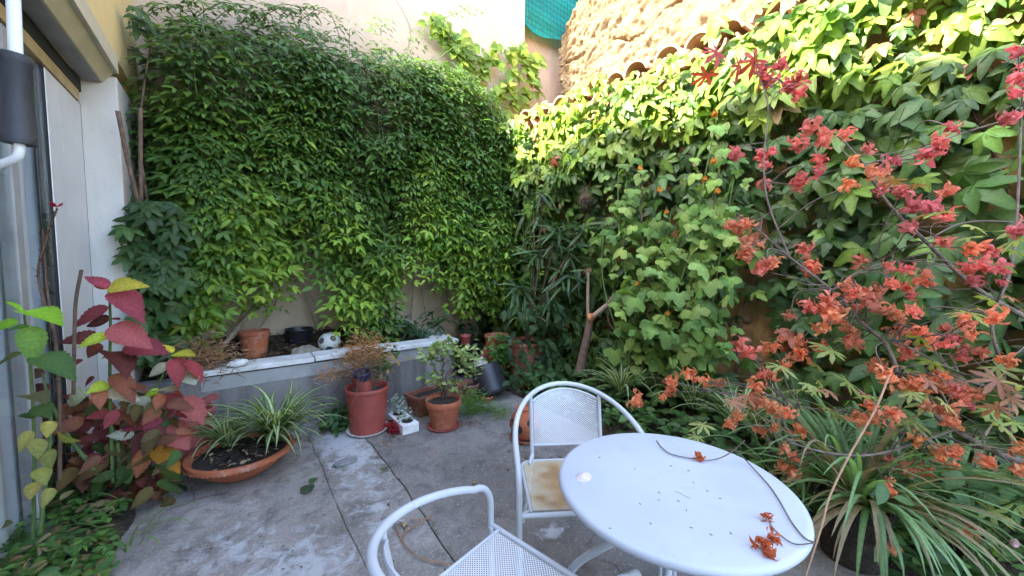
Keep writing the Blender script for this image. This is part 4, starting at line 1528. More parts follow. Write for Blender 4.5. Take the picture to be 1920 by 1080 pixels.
# bundles of shoots that hang far below the hem
for bx_, by_, nb_ in ((250, 640, 7), (285, 620, 7), (325, 650, 8), (360, 560, 7), (425, 555, 6), (500, 600, 4), (515, 555, 6), (545, 530, 4), (622, 540, 7), (668, 640, 8), (685, 600, 8), (710, 560, 7), (735, 620, 6), (815, 500, 6), (830, 560, 6), (860, 540, 6), (905, 520, 6), (940, 590, 7), (925, 560, 6)):
    for q_ in range(int(nb_ * 1.25)):
        px_ = bx_ + R.normal(0, 12)
        p0 = onY(px_, rnd(330, 430), rnd(4.38, 4.60))
        p1 = onY(px_ + R.normal(0, 6), by_ - abs(R.normal(0, 35)), p0[1])
        n_ = max(3, int((p0[2] - p1[2]) / .095))
        path = []
        for i in range(n_):
            t = i / n_
            p_ = p0 + (p1 - p0) * t + [.012 * math.sin(i + q_), .02 * math.sin(i * .6), 0]
            path.append(p_)
            for sd_ in (-1, 1):
                if rnd(0, 1) < .85:
                    jadd(p_[0], p_[1], p_[2] + rnd(-.02, .02), sd_, min(1, max(0, .35 + .4 * t + R.normal(0, .16))), rnd(.18, .27) * (1 - .3 * t))
        stems.tube(path, .0024, 3, False)
n_shoot = len(inst)
# the body of the vine behind them
for k in range(1500):
    x = rnd(JX0 - .03, JX1)
    s = rnd(0, .96)
    zt_, zb_ = float(jtop(x)), float(jbot(x))
    if (s > .62 and rnd(0, 1) < .2 + (s - .62) * 2.2) or (gap(x, s) and rnd(0, 1) < .8):
        continue
    z = zt_ - s * (zt_ - zb_) + rnd(-.05, .05)
    y = YB - jdepth(x, s) * rnd(.30, .85)
    jadd(x, y, z, R.choice([-1, 1]), max(0, .06 + R.normal(0, .12)), rnd(.24, .34))
for k in range(420):
    x = rnd(JX0 - .05, JX1 - .1)
    s = rnd(-.02, .2)
    jadd(x, YB - rnd(.08, .6) * (0.35 + min(1, max(0, s) / .16) * .65), float(jtop(x)) - s * 2.6 + rnd(-.05, .06), R.choice([-1, 1]), max(0, .22 + R.normal(0, .15)), rnd(.22, .32))
# bright young mass where it rounds the corner
for k in range(420):
    px, py = rnd(895, 990), rnd(225, 500)
    if px > 975 - abs(py - 370) * .18:
        continue
    p = onY(px, py, rnd(4.30, 4.62))
    jadd(p[0], p[1], p[2], R.choice([-1, 1]), min(1, max(0, .80 + R.normal(0, .16))), rnd(.19, .27))
# loose sprays standing above the top edge
for (x0, y0, x1, y1, x2, y2, k_) in ((330, 60, 420, 5, 505, 40, 12), (480, 60, 520, 10, 600, 20, 10), (560, 40, 610, 15, 640, 75, 9), (716, 110, 714, 60, 716, 30, 9), (655, 100, 655, 60, 658, 42, 5),
                                     (600, 90, 560, 20, 490, 20, 10), (380, 60, 380, 10, 350, -10, 9), (700, 130, 640, 70, 600, 75, 8), (760, 140, 740, 95, 700, 100, 7), (450, 60, 530, 15, 560, 60, 10), (300, 90, 350, 30, 420, 60, 9), (860, 190, 905, 165, 920, 230, 8), (760, 115, 800, 50, 885, 15, 14), (240, 70, 290, 20, 340, 10, 10), (400, 40, 440, 10, 475, 10, 8), (250, 160, 240, 175, 240, 190, 5), (800, 130, 850, 90, 900, 85, 8)):
    pts = smooth_path([onY(a, b__, 4.7) for a, b__ in ((x0, y0), (x1, y1), (x2, y2))], 10)
    stems.tube(pts, .004, 4, False)
    for i in np.linspace(2, len(pts) - 1, k_).astype(int):
        for sd_ in (-1, 1):
            jadd(*(pts[i] + R.normal(0, .01, 3)), sd_, rnd(.1, .6), rnd(.15, .22))
fr_w = np.ones(len(inst)); fr_w[n_shoot:n_shoot + 1500] = .35
leaves(jv, T_PIN, inst, 'leaf', n_ind=300, front=fr_w)
so = stems.build('shoots', 'stem_green', jv)
so['kind'] = 'stuff'
# woody stems on the wall below
for pts in ([(596, 620), (575, 560), (560, 500), (575, 430)], [(605, 625), (590, 570), (560, 520), (540, 470)], [(470, 640), (520, 560), (530, 480)], [(700, 610), (690, 540), (700, 450)],
            [(770, 600), (775, 520), (765, 430)], [(800, 600), (792, 540), (800, 470)], [(650, 615), (640, 560), (655, 500), (640, 440)], [(440, 620), (470, 540), (450, 470)], [(845, 590), (830, 500), (835, 420)], [(600, 600), (660, 590), (700, 560)]):
    P_ = smooth_path([onY(x, y, rnd(4.78, 4.92)) for x, y in pts], 6)
    MB().tube(P_, np.linspace(rnd(.009, .017), .005, len(P_)), 6).build('stem', 'bark_pale', jv)

# ---------------------------------------------------------------- creeper on the garden wall
wn_ = np.array([-1, RWS, 0]); wn_ /= np.linalg.norm(wn_)
wt_ = np.array([RWS, 1, 0]); wt_ /= np.linalg.norm(wt_)
cv = thing('wall_creeper', (RW0 + RWS * 2 - .1, 2, 0), 'broad five fingered creeper covering the ochre wall up to its tiles', 'creeper')
inst = []
cn1 = vnoise((90, 60), (16, 9), 91)
holes = [(1400, 640, 46, 95), (1380, 560, 30, 40), (1860, 235, 62, 85), (1890, 340, 40, 60), (1815, 520, 50, 40), (1900, 20, 60, 26), (1560, 735, 60, 30), (1330, 560, 18, 40), (1770, 400, 30, 30), (1900, 620, 40, 50)]
tries = 0
while len(inst) < 3900 and tries < 16000:
    tries += 1
    y = rnd(-.9, 4.75)
    z = rnd(.25, WTOP + .0) if rnd(0, 1) < .80 else rnd(WTOP - .9, WTOP + .0)
    k = cn1[int((y + .9) / 5.65 * 89), int(min(1, z / 3.8) * 59)]
    over = rnd(0, 1) < .05
    if over:
        z = WTOP + rnd(-.15, .10)
    off = (.16 if over else .05) + rnd(0, .24) + .10 * k + .10 * max(0, (z - 2.2) / 1.5) * (1 if z < WTOP - .25 else .2)
    p = np.array([RW0 + RWS * y, y, z]) + wn_ * off
    px, py, d_ = project(p)
    px, py = px[0], py[0]
    if any(((px - hx) / rx) ** 2 + ((py - hy) / ry) ** 2 < 1 for hx, hy, rx, ry in holes) and rnd(0, 1) < .88:
        continue
    if 960 < px < 1440 and py < 183 - .4557 * (px - 1013) + (-10 + 40 * abs(math.sin(px * .037 + 1.0)) ** 1.5 * (1.1 if k < .1 else .35)):
        continue
    if z > WTOP - .12 and k < -.25 and rnd(0, 1) < .6:
        continue
    d = -UP * rnd(.35, 1) + wt_ * R.normal(0, .6) + wn_ * rnd(.0, .8)
    nrm = wn_ * rnd(.5, 1.2) + UP * rnd(.1, 1.0) + wt_ * R.normal(0, .45)
    t = .25 + .35 * k + R.normal(0, .2)
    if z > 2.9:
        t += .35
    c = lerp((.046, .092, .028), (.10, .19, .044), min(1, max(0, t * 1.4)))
    if rnd(0, 1) < .12 or (z > 2.6 and rnd(0, 1) < .75):  # young growth; near the wall top, sunlit yellow is put into the colour
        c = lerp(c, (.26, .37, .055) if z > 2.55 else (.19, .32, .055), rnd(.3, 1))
    if rnd(0, 1) < .014:
        c = [(.30, .09, .045), (.26, .16, .08)][int(R.integers(2))]
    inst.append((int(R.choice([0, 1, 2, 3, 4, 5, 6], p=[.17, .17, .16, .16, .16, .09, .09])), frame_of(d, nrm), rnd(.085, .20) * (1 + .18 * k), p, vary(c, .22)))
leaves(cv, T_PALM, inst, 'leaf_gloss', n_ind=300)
for pts in ([(1150, 700), (1170, 560), (1130, 420), (1190, 260)], [(1380, 720), (1390, 600), (1420, 480), (1400, 300)], [(1720, 700), (1700, 560), (1640, 420), (1660, 180)], [(1880, 700), (1890, 480), (1870, 300), (1780, 140)], [(1560, 740), (1500, 600), (1540, 420)], [(1330, 680), (1340, 520), (1300, 400)]):
    P_ = smooth_path([onR(x, y, .03) for x, y in pts], 6)
    MB().tube(P_, np.linspace(.016, .007, len(P_)), 6).build('stem', 'bark', cv)

# same creeper kind in the left corner
lc = thing('corner_creeper', onY(290, 650, 4.4), 'dark five fingered creeper climbing beside the white door jamb', 'creeper')
inst = []
for k in range(330):
    u = rnd(0, 1)
    py = 375 + 295 * u ** .8 if rnd(0, 1) < .985 else rnd(10, 60)
    half = 62 if py > 380 else 34
    px = (292 if py > 380 else 275) + R.normal(0, half * .5)
    px = max(px, 238 + (py < 330) * 18)
    if px > 400:
        continue
    p = onY(px, py, rnd(3.95, 4.45))
    p[0] = max(p[0], XF + .03)
    d = np.array([rnd(-.6, .8), -rnd(.2, .7), -rnd(.3, 1)])
    nrm = np.array([rnd(-.1, .6), -rnd(.4, 1), rnd(.2, .9)])
    inst.append((int(R.integers(5)), frame_of(d, nrm), rnd(.10, .16), p, vary(lerp((.042, .086, .026), (.082, .15, .040), rnd(0, 1)), .2)))
leaves(lc, T_PALM, inst, 'leaf', n_ind=240)
for pts in ([(275, 680), (262, 560), (280, 420), (262, 250), (285, 60)], [(310, 670), (330, 560), (300, 460)]):
    P_ = smooth_path([onY(x, y, 4.3) for x, y in pts], 6)
    MB().tube(P_, np.linspace(.014, .006, len(P_)), 6).build('stem', 'bark', lc)

# ivy with round yellow-green leaves on the pink wall
iv = thing('wall_ivy', onY(900, 240, 4.93), 'yellow green ivy sprays climbing the pink wall near netting', 'ivy')
inst = []
for pts in ([(850, 190), (862, 110), (840, 60), (812, 40)], [(880, 200), (900, 130), (930, 105), (985, 95), (1000, 150)], [(900, 230), (930, 180), (960, 140), (1005, 110)], [(860, 180), (880, 120), (870, 70)], [(930, 230), (960, 190), (1000, 160)]):
    P_ = smooth_path([onY(x, y, 4.86) for x, y in pts], 9)
    MB().tube(P_, np.linspace(.006, .003, len(P_)), 5).build('stem', 'stem_brown', iv)
    for q in P_[2:]:
        for r_ in range(3):
            d = np.array([rnd(-1, 1), -rnd(.1, .5), -rnd(.1, 1)])
            inst.append((int(R.integers(4)), frame_of(d, np.array([rnd(-.3, .3), -1, rnd(0, .7)])), rnd(.12, .20), q + R.normal(0, .07, 3) * [1, .4, 1], vary(lerp((.14, .25, .045), (.28, .34, .06), rnd(0, 1)), .2)))
leaves(iv, T_BROAD, inst, 'leaf', n_ind=200)

# ---------------------------------------------------------------- abutilon: tall loose shrub in front of the creeper
ab = thing('flowering_shrub', fl(1200, 700, .08), 'tall loose light green shrub with lobed leaves and orange flowers', 'shrub')
inst = []
abase = fl(1205, 700, .08)
for k, pts in enumerate(([(1195, 700), (1180, 560), (1160, 430), (1160, 285)], [(1205, 700), (1215, 560), (1205, 450), (1200, 310)], [(1210, 700), (1250, 600), (1290, 480), (1345, 215)], [(1200, 705), (1240, 620), (1285, 500), (1320, 330)],
                         [(1190, 700), (1150, 600), (1130, 520), (1130, 420)], [(1215, 705), (1290, 640), (1330, 520), (1350, 400)], [(1200, 705), (1190, 600), (1240, 480), (1260, 390)], [(1215, 700), (1250, 640), (1262, 560), (1252, 470)],
                         [(1210, 700), (1290, 660), (1310, 600), (1300, 540)], [(1200, 700), (1170, 640), (1140, 600), (1150, 540)], [(1250, 705), (1320, 620), (1350, 480), (1375, 340)], [(1240, 705), (1290, 560), (1330, 430), (1350, 300)], [(1230, 705), (1225, 560), (1180, 420), (1175, 330)], [(1230, 705), (1270, 650), (1330, 640), (1345, 600)], [(1195, 705), (1160, 650), (1180, 600), (1175, 520)])):
    P_ = smooth_path([onR(x, y, o_ + rnd(-.06, .06)) for (x, y), o_ in zip(pts, (.55, .55, .52, .48))], 10)
    MB().tube(P_, np.linspace(.010, .0035, len(P_)), 6).build('stem', 'stem_brown' if k % 2 else 'stem_green', ab)
    for i, q in enumerate(P_):
        if i < 5:
            continue
        qx, qy, _d = project(q)
        if qx[0] < 1172 and qy[0] > 490:
            continue
        for r_ in range(int(R.integers(0, 4))):
            hd = rnd(0, 2 * math.pi)
            d = np.array([math.cos(hd), math.sin(hd), -rnd(.5, 1.8)])
            nrm = np.array([math.cos(hd) * .9, math.sin(hd) * .9, rnd(.3, 1)]) + np.array([-.35, -.35, 0])
            inst.append((int(R.integers(4)), frame_of(d, nrm), rnd(.065, .145) * (1.1 - .4 * i / len(P_)), q + R.normal(0, .075, 3), vary(lerp((.11, .21, .06), (.26, .37, .10), rnd(0, 1)), .22)))
leaves(ab, T_ABU, inst, 'leaf_matte', n_ind=300)
for (px, py, b__) in ((1340, 207, 3.35), (1338, 295, 3.45), (1345, 352, 3.4), (1200, 310, 3.65), (1237, 350, 3.65), (1322, 330, 3.4), (1252, 582, 3.5), (1195, 527, 3.6), (1198, 553, 3.6), (1250, 392, 3.6)):
    q = onR(px, py, .68)
    mbf = MB()
    for k in range(5):
        a = k * 1.2566 + rnd(0, .5)
        d = np.array([math.cos(a) * .5, math.sin(a) * .5, -1.0]); s = np.array([-math.sin(a), math.cos(a), 0])
        r_ = rnd(.018, .028)
        mbf.add([q - s * r_ * .4, q + s * r_ * .4, q + d * r_ * 1.2 + s * r_ * .8, q + d * r_ * 1.8, q + d * r_ * 1.2 - s * r_ * .8], [(0, 1, 2, 3, 4)], (.62, .26, .04))
    mbf.tube([q, q + [0, 0, .022]], [.008, .003], 6, c=(.10, .17, .05))
    mbf.build('flower', 'petal', ab, colours=True)

# ---------------------------------------------------------------- dark shrub with long narrow leaves in the corner
nl = thing('narrow_leaf_shrub', np.array([tpc[0], tpc[1], .5]), 'dark shrub with long narrow drooping leaves in the shady corner', 'shrub')
inst = []
for k, (px, py, n_, b__) in enumerate(((1040, 440, 26, 4.3), (1075, 470, 24, 4.2), (1010, 480, 24, 4.4), (1060, 520, 22, 4.2), (1000, 400, 16, 4.6), (1095, 430, 18, 4.25), (975, 540, 18, 4.4), (1030, 560, 18, 4.3), (1100, 500, 14, 4.15), (1020, 360, 12, 4.6))):
    q = dep(px, py, b__)
    P_ = smooth_path([np.array([tpc[0], tpc[1], .5]), (np.array([tpc[0], tpc[1], .5]) + q) / 2 + [rnd(-.1, .1), rnd(-.1, .1), .1], q], 6)
    MB().tube(P_, np.linspace(.014, .006, len(P_)), 6).build('stem', 'stem_brown', nl)
    for r_ in range(int(n_ * 1.5)):
        a = rnd(0, 6.28)
        el = rnd(-1.1, .7)
        d = np.array([math.cos(a), math.sin(a), el])
        inst.append((int(R.integers(3)), frame_of(d, np.array([-.3, -.5, 1]) + R.normal(0, .2, 3)), rnd(.22, .36), q + R.normal(0, .05, 3), vary(lerp((.034, .070, .026), (.085, .155, .05), rnd(0, 1) ** 1.5), .2)))
leaves(nl, T_LANCE, inst, 'leaf_gloss', n_ind=190)

# shady undergrowth filling the corner behind (ground cover nobody could count)
inst = []


def mass(name, inst, tset, matname, loc=None):
    V, F, C, k0 = [], [], [], 0
    o0 = np.array(loc if loc is not None else inst[0][3])
    for ti, fr, sz, p, c in inst:
        t = tset[ti]
        V.append(t['v'] @ (np.asarray(fr).T * sz) + (np.asarray(p) - o0)); F.append(t['f'] + k0); C.append(t['c'] * np.asarray(c)); k0 += len(t['v'])
    me = np_mesh(name, np.vstack(V), np.vstack(F), np.vstack(C))
    me.materials.append(M[matname])
    o = bpy.data.objects.new(name, me)
    COL.objects.link(o)
    o.location = tuple(o0)
    o['kind'] = 'stuff'
    return o


def scatter_low(n, area, zlo, zhi, size, cols, tset, up=.9):
    out = []
    for k in range(n):
        x, y = area()
        p = np.array([x, y, rnd(zlo, zhi) + bed_h(x)])
        a = rnd(0, 6.28)
        d = np.array([math.cos(a), math.sin(a), rnd(-.4, .5)])
        out.append((int(R.integers(len(tset))), frame_of(d, np.array([-.3, -.3, up]) + R.normal(0, .35, 3)), rnd(*size), p, vary(lerp(cols[0], cols[1], rnd(0, 1)), .2)))
    return out


def bed_h(x):
    return .10 * min(1, max(0, (x - 2.44) / .4)) + .16 * min(1, max(0, (x - 2.75) / .5))


def bed_area():
    y = rnd(-.4, 4.6)
    return rnd(2.5, 3.3), y


tag(mass('ground_cover', scatter_low(1900, bed_area, .0, .20, (.055, .13), ((.06, .125, .042), (.135, .245, .075)), T_OVAL), T_OVAL, 'leaf'), 'low green leafy ground cover along the right bed', 'ground cover')
inst = []
for k in range(770):
    px, py = rnd(860, 1130), rnd(400, 640)
    p = onY(px, py, rnd(4.5, 4.95))
    if k > 640:
        px, py = rnd(945, 1085), rnd(570, 720)
        p = dep(px, py, rnd(4.0, 4.25))
    if p[0] > RW0 + RWS * p[1] - .08:
        p[0] = RW0 + RWS * p[1] - .08 - rnd(0, .2)
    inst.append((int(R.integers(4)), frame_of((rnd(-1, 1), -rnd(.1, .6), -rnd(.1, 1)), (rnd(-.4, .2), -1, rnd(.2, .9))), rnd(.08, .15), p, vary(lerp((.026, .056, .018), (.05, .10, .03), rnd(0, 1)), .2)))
tag(mass('undergrowth', inst, T_OVAL, 'leaf'), 'dark leafy undergrowth in the shaded corner', 'undergrowth')

# ---------------------------------------------------------------- spider plants and strap-leaved clumps
CR, GR_ = (.56, .58, .36), (.10, .20, .06)


def clump(name, c, n, Ls, wd, label, cat, group=None, cols=None, spread=(.3, 1.45), droop=1.0, parent=None, dry=.0, lean=None, base=None):
    t = parent if parent is not None else thing(name, c, label, cat, group)
    cols = cols or [GR_, GR_, CR, CR, GR_, GR_]
    for k in range(n):
        a = rnd(0, 6.28)
        Lf = rnd(*Ls)
        e0 = rnd(*spread)
        h = np.array([math.cos(a), math.sin(a), 0])
        if lean is not None:
            h = h + np.asarray(lean); h /= np.linalg.norm(h) + 1e-6
        pts, p = [], np.asarray(c, float) + h * rnd(0, .03 if base is None else base) + [0, 0, rnd(0, .02)]
        m_ = 9
        el = math.pi / 2 - e0 * .55
        dz_ = R.normal(0, .05)
        dr = rnd(.7, 1.35) * droop
        for i in range(m_):
            pts.append(p)
            th = el - dr * 1.75 * (i / m_) ** 1.25
            a += dz_
            h = np.array([math.cos(a), math.sin(a), 0]) if lean is None else h
            p = p + Lf / m_ * (h * math.cos(th) + UP * math.sin(th))
            if p[2] < .012:
                p = np.array([p[0], p[1], .012])
        w = wd * rnd(.75, 1.2)
        ws = [w * min(1, .55 + i / m_ * 2) * (1 - (i / (m_ - 1)) ** 2.2) + .0006 for i in range(m_)]
        kcol = rnd(.75, 1.3) if dry == 0 else rnd(.8, 1.75)
        cc = [tuple(np.array(q) * kcol) for q in cols]
        if rnd(0, 1) < dry:
            cc = [(.34, .27, .17)] * len(cols)
        v, f, cl = strip(pts, ws, np.array([h[1], -h[0], 0]) * .0 + np.cross(np.array([-h[1], h[0], 0]), h) + UP * .01, cc)
        o0 = root_loc(t)
        me = np_mesh('leaf', v - o0, f, cl)
        me.materials.append(M['leaf'])
        o = bpy.data.objects.new('leaf', me)
        COL.objects.link(o)
        o.parent = t
    return t


SPG = 'variegated spider plants'
clump('spider_plant', BOWL + [.21, .03, .15], 130, (.32, .74), .018, 'big striped spider plant at right side of the terracotta bowl', 'spider plant', SPG)
clump('spider_plant', BOWL + [-.08, .14, .15], 70, (.24, .5), .014, 'smaller striped spider plant at left in the terracotta bowl', 'spider plant', SPG)
clump('spider_plant', fl(345, 890), 10, (.10, .18), .006, 'tiny striped spider plant on the ground beside the bowl', 'spider plant', SPG)
for (px, py, n_, lab) in ((1165, 742, 26, 'striped spider plant in the bed right behind the white chair'), (1235, 745, 26, 'striped spider plant in bed under the lobed leaf shrub'), (1300, 770, 24, 'striped spider plant in the bed beyond the far table rim'),
                          (1385, 810, 26, 'striped spider plant drooping close to the table rim'), (1330, 730, 18, 'striped spider plant farthest back in the right bed')):
    q = fl(px, py - 4, .27)
    clump('spider_plant', q, int(n_ * 2.2), (.32, .66), .0145, lab, 'spider plant', SPG)
q = dep(985, 612, 4.35)
clump('spider_plant', q, 30, (.28, .5), .012, 'striped spider plant hanging from the big mossy clay pot', 'spider plant', SPG, droop=1.3)
# strap leaved clump in a dark pot by the right edge of the table
q = dep(1605, 870, 1.8); q[2] = 0
pot('dark_pot', q, .15, .12, .30, 'soil', 'large dark pot of strap leaves behind the table edge', 'pot', rim=.01, rim_h=.04, soil=.27)
ST1 = [(.10, .18, .08), (.17, .27, .12), (.17, .27, .12), (.10, .18, .08)]
sl_ = clump('strap_leaf_plant', q + [0, 0, .30], 95, (.30, .95), .0125, 'dense clump of long grey green strap leaves in dark pot', 'plant', cols=ST1, spread=(.2, 1.5), dry=.25, droop=1.1, base=.12)
clump('x', q + [-.05, -.06, .30], 64, (.35, .75), .0125, '', '', cols=ST1, spread=(1.3, 2.3), dry=.42, droop=1.25, parent=sl_, lean=(-.55, -.75, 0))
q2 = fl(1560, 905, .1)
clump('strap_leaf_plant', q2, 44, (.40, .75), .011, 'grassy strap leaf clump in bed below the maple branches', 'plant', cols=ST1, spread=(.1, .9), dry=.1)
for (x_, y_, b__, n_, lab) in ((1490, 800, 2.15, 30, 'thin strap leaves under the lowest red leaf sprays'), (1720, 850, 1.95, 46, 'loose pale strap leaves right of the dark pot'), (1850, 880, 1.9, 36, 'loose strap leaves under the thick maple limb')):
    q_ = dep(x_, y_, b__)
    q_[2] = max(.08, q_[2] - .35)
    clump('strap_leaf_plant', q_, n_, (.35, .9), .011, lab, 'plant', cols=ST1, spread=(.1, 1.1), dry=.28, base=.14)
q3 = fl(1800, 985, .1)
clump('strap_leaf_plant', q3, 24, (.45, .85), .012, 'broad strap leaf clump near the bottom right corner', 'plant', cols=ST1, spread=(.1, 1.1), dry=.15)

# leafy plants at the lower right
lr = thing('broadleaf_plant', fl(1830, 1060, .08), 'bushy green plant with oval leaves at the lower right corner', 'plant')
inst = []
for k in range(260):
    px, py = rnd(1640, 1960), rnd(880, 1120)
    p = dep(px, py, rnd(1.55, 1.95))
    p[2] = max(p[2], .05)
    a = rnd(0, 6.28)
    inst.append((int(R.integers(4)), frame_of((math.cos(a), math.sin(a), rnd(-.6, .5)), np.array([-.4, -.5, .9]) + R.normal(0, .3, 3)), rnd(.06, .12), p, vary(lerp((.06, .12, .045), (.13, .23, .075), rnd(0, 1)), .2)))
leaves(lr, T_OVAL, inst, 'leaf', n_ind=140)
for k in range(9):
    b0 = fl(1830 + rnd(-60, 60), 1060, .06)
    P_ = smooth_path([b0, b0 + [rnd(-.1, .1), rnd(-.1, .1), .2], b0 + [rnd(-.3, .3), rnd(-.3, .3), rnd(.3, .5)]], 5)
    MB().tube(P_, .004, 5).build('stem', 'stem_green', lr)
MB().blob(dep(1902, 1018, 1.5), (.035, .014, .012), .05, 12, 8, 4).build('bud', simple('pink_bud', (.55, .30, .33), (.45, .25, .28)), lr)

# ---------------------------------------------------------------- red maple on the right
def mdepth(px, py):
    return 1.55 + .55 * min(1, max(0, (1920 - px) / 520)) * (1 if py < 700 else .55) + .25 * max(0, (560 - py) / 560)


mt = thing('maple_tree', dep(2080, 1000, 1.75) * [1, 1, 0] + [0, 0, .05], 'small maple with curled red orange leaves arching from the right', 'tree')
limbs = [[(2010, 900, 1.75), (1900, 862, 1.72), (1790, 806, 1.72), (1722, 748, 1.75), (1690, 712, 1.76), (1670, 664, 1.78), (1655, 638, 1.8), (1622, 610, 1.84), (1560, 545, 1.95), (1480, 482, 2.05), (1425, 434, 2.1), (1388, 403, 2.12)],
         [(2010, 640, 1.9), (1860, 560, 1.95), (1795, 510, 2.0), (1735, 452, 2.02), (1690, 410, 2.05), (1650, 360, 2.1), (1618, 308, 2.12), (1585, 268, 2.15), (1540, 232, 2.15)],
         [(1920, 862, 1.72), (1820, 836, 1.75), (1770, 818, 1.78), (1700, 800, 1.8), (1600, 775, 1.85), (1480, 762, 1.9)],
         [(1690, 712, 1.76), (1760, 700, 1.74), (1840, 722, 1.7), (1930, 735, 1.65)],
         [(1655, 638, 1.8), (1700, 650, 1.78), (1780, 690, 1.75), (1900, 735, 1.7)],
         [(1735, 452, 2.02), (1800, 420, 1.98), (1870, 415, 1.92), (1960, 425, 1.85)],
         [(1618, 308, 2.12), (1700, 290, 2.1), (1780, 258, 2.05), (1895, 222, 1.95)],
         [(1560, 545, 1.95), (1620, 505, 1.95), (1700, 490, 1.95), (1790, 500, 1.9)],
         [(1480, 482, 2.05), (1440, 380, 2.1), (1432, 300, 2.15), (1440, 200, 2.2), (1415, 120, 2.25)],
         [(1790, 806, 1.72), (1650, 850, 1.65), (1560, 850, 1.62), (1480, 830, 1.62)],
         [(1900, 862, 1.72), (1880, 700, 1.7), (1860, 600, 1.72), (1900, 480, 1.75), (1915, 200, 1.85), (1910, 100, 1.9)]]
limb_pts = []
for k, lb in enumerate(limbs):
    P_ = smooth_path([dep(*q) for q in lb], 6)
    r0 = (.016, .013, .007, .0045, .005, .005, .005, .006, .006, .006, .009)[k]
    MB().tube(P_, np.linspace(r0, .003, len(P_)), 8).build('limb', 'bark_maple', mt)
    limb_pts.append(P_)
tb0 = dep(*limbs[0][0])
ground0 = dep(2080, 1000, 1.75) * [1, 1, 0]
P_ = smooth_path([ground0, (ground0 + tb0) / 2 + [.05, .02, .05], tb0, dep(1960, 885, 1.74)], 8)
MB().tube(P_, np.linspace(.034, .020, len(P_)), 10).build('trunk', 'bark_maple', mt)
P_ = smooth_path([ground0 + [.05, .03, 0], ground0 + [.06, .05, .55], dep(2010, 640, 1.9)], 8)
MB().tube(P_, np.linspace(.026, .016, len(P_)), 10).build('trunk', 'bark_maple', mt)
allp = np.vstack(limb_pts)

RED = """1518,240 1585,250 1547,258 1498,270 1537,300 1535,322 1500,345 1630,280 1600,305 1590,350 1640,325 1655,320 1655,355 1690,357 1675,300 1740,295 1760,265 1785,238 1775,358 1765,275
1715,385 1745,385 1770,400 1705,425 1770,455 1825,465 1855,472 1810,500 1840,495 1872,500 1828,528 1910,100 1912,150 1907,175 1892,222 1510,467 1522,502 1450,492 1612,492 1665,500 1700,505 1730,522 1675,530 1590,535 1912,430
1465,120 1440,150 1475,160 1500,150 1495,175 1430,130 1375,290 1432,290 1435,310 1432,345 1400,420 1385,425 1412,455 1400,470 1440,490 1430,505
1515,575 1482,592 1555,560 1548,582 1575,600 1540,615 1590,615 1602,640 1500,640 1535,652 1450,651 1500,665 1605,550 1645,550 1710,555 1655,580 1680,590 1715,582 1685,620 1725,620 1775,615 1785,635 1810,605 1865,590 1820,622 1805,670 1840,660 1892,675
1470,685 1447,705 1452,765 1477,772 1450,802 1495,810 1470,840 1490,855 1485,885 1465,870 1680,720 1715,715 1740,710 1760,707 1805,735 1830,740 1765,727 1630,760 1675,780 1615,790 1640,785 1740,762 1760,767 1785,770 1780,790 1717,822 1670,860 1700,880 1735,880
1760,850 1785,847 1850,867 1905,880 1667,917 1915,840 1815,997 1645,1042 1670,1028 1390,647 1295,702 1322,715 1350,717 1257,715 1258,735 1416,722 1417,750 1437,705 1370,795 1425,805 1195,742 1790,728 1815,752 1700,655 1660,700 1645,690 1570,585 1630,565 1560,590 1745,640 1590,555 1700,540 1720,725"""
red = [tuple(map(float, s.split(','))) for s in RED.split()]
inst, tw = [], MB()
for (px, py) in red:
    b__ = mdepth(px, py) + rnd(-.12, .12)
    if px < 1440 and py > 600:
        b__ = {True: 2.3, False: 1.9}[px < 1360]
    p = dep(px, py, b__)
    sz = rnd(.052, .070) * b__ / 1.75
    warm = min(1, max(0, (py - 250) / 450 + R.normal(0, .3) - max(0, (px - 1600)) / 900))
    c = lerp((.72, .19, .19), (.82, .33, .16), warm)
    fr = frame_of(R.normal(size=3), R.normal(size=3))
    inst.append((int(R.integers(7)), fr, sz * rnd(.8, 1.25), p, vary(c, .18)))
    if rnd(0, 1) < .40:
        inst.append((int(R.integers(7)), frame_of(R.normal(size=3), R.normal(size=3)), sz * rnd(.55, .95), p + R.normal(0, .03, 3), vary(c, .2)))
    k = int(np.argmin(np.linalg.norm(allp - p, axis=1) + R.uniform(0, .12, len(allp))))
    q = allp[k]
    if np.linalg.norm(q - p) < .75:
        mid = (p + q) / 2 + R.normal(0, .03, 3) + [0, 0, .03]
        tw.tube(smooth_path([q, mid, p], 5), [.0028] * 11, 4, False)
leaves(mt, T_CRUMP, inst, 'petal', part='dry_leaf', n_ind=300)
# thin bare twigs
for k in range(70):
    q = allp[int(R.integers(len(allp)))]
    a = rnd(0, 6.28)
    e = q + np.array([math.cos(a), math.sin(a), rnd(-.3, .7)]) * rnd(.12, .35)
    tw.tube(smooth_path([q, (q + e) / 2 + R.normal(0, .02, 3), e], 4), np.linspace(.0026, .0012, 9), 4, False)
tws = tw.build('twigs', 'bark_maple', mt)
tws['kind'] = 'stuff'
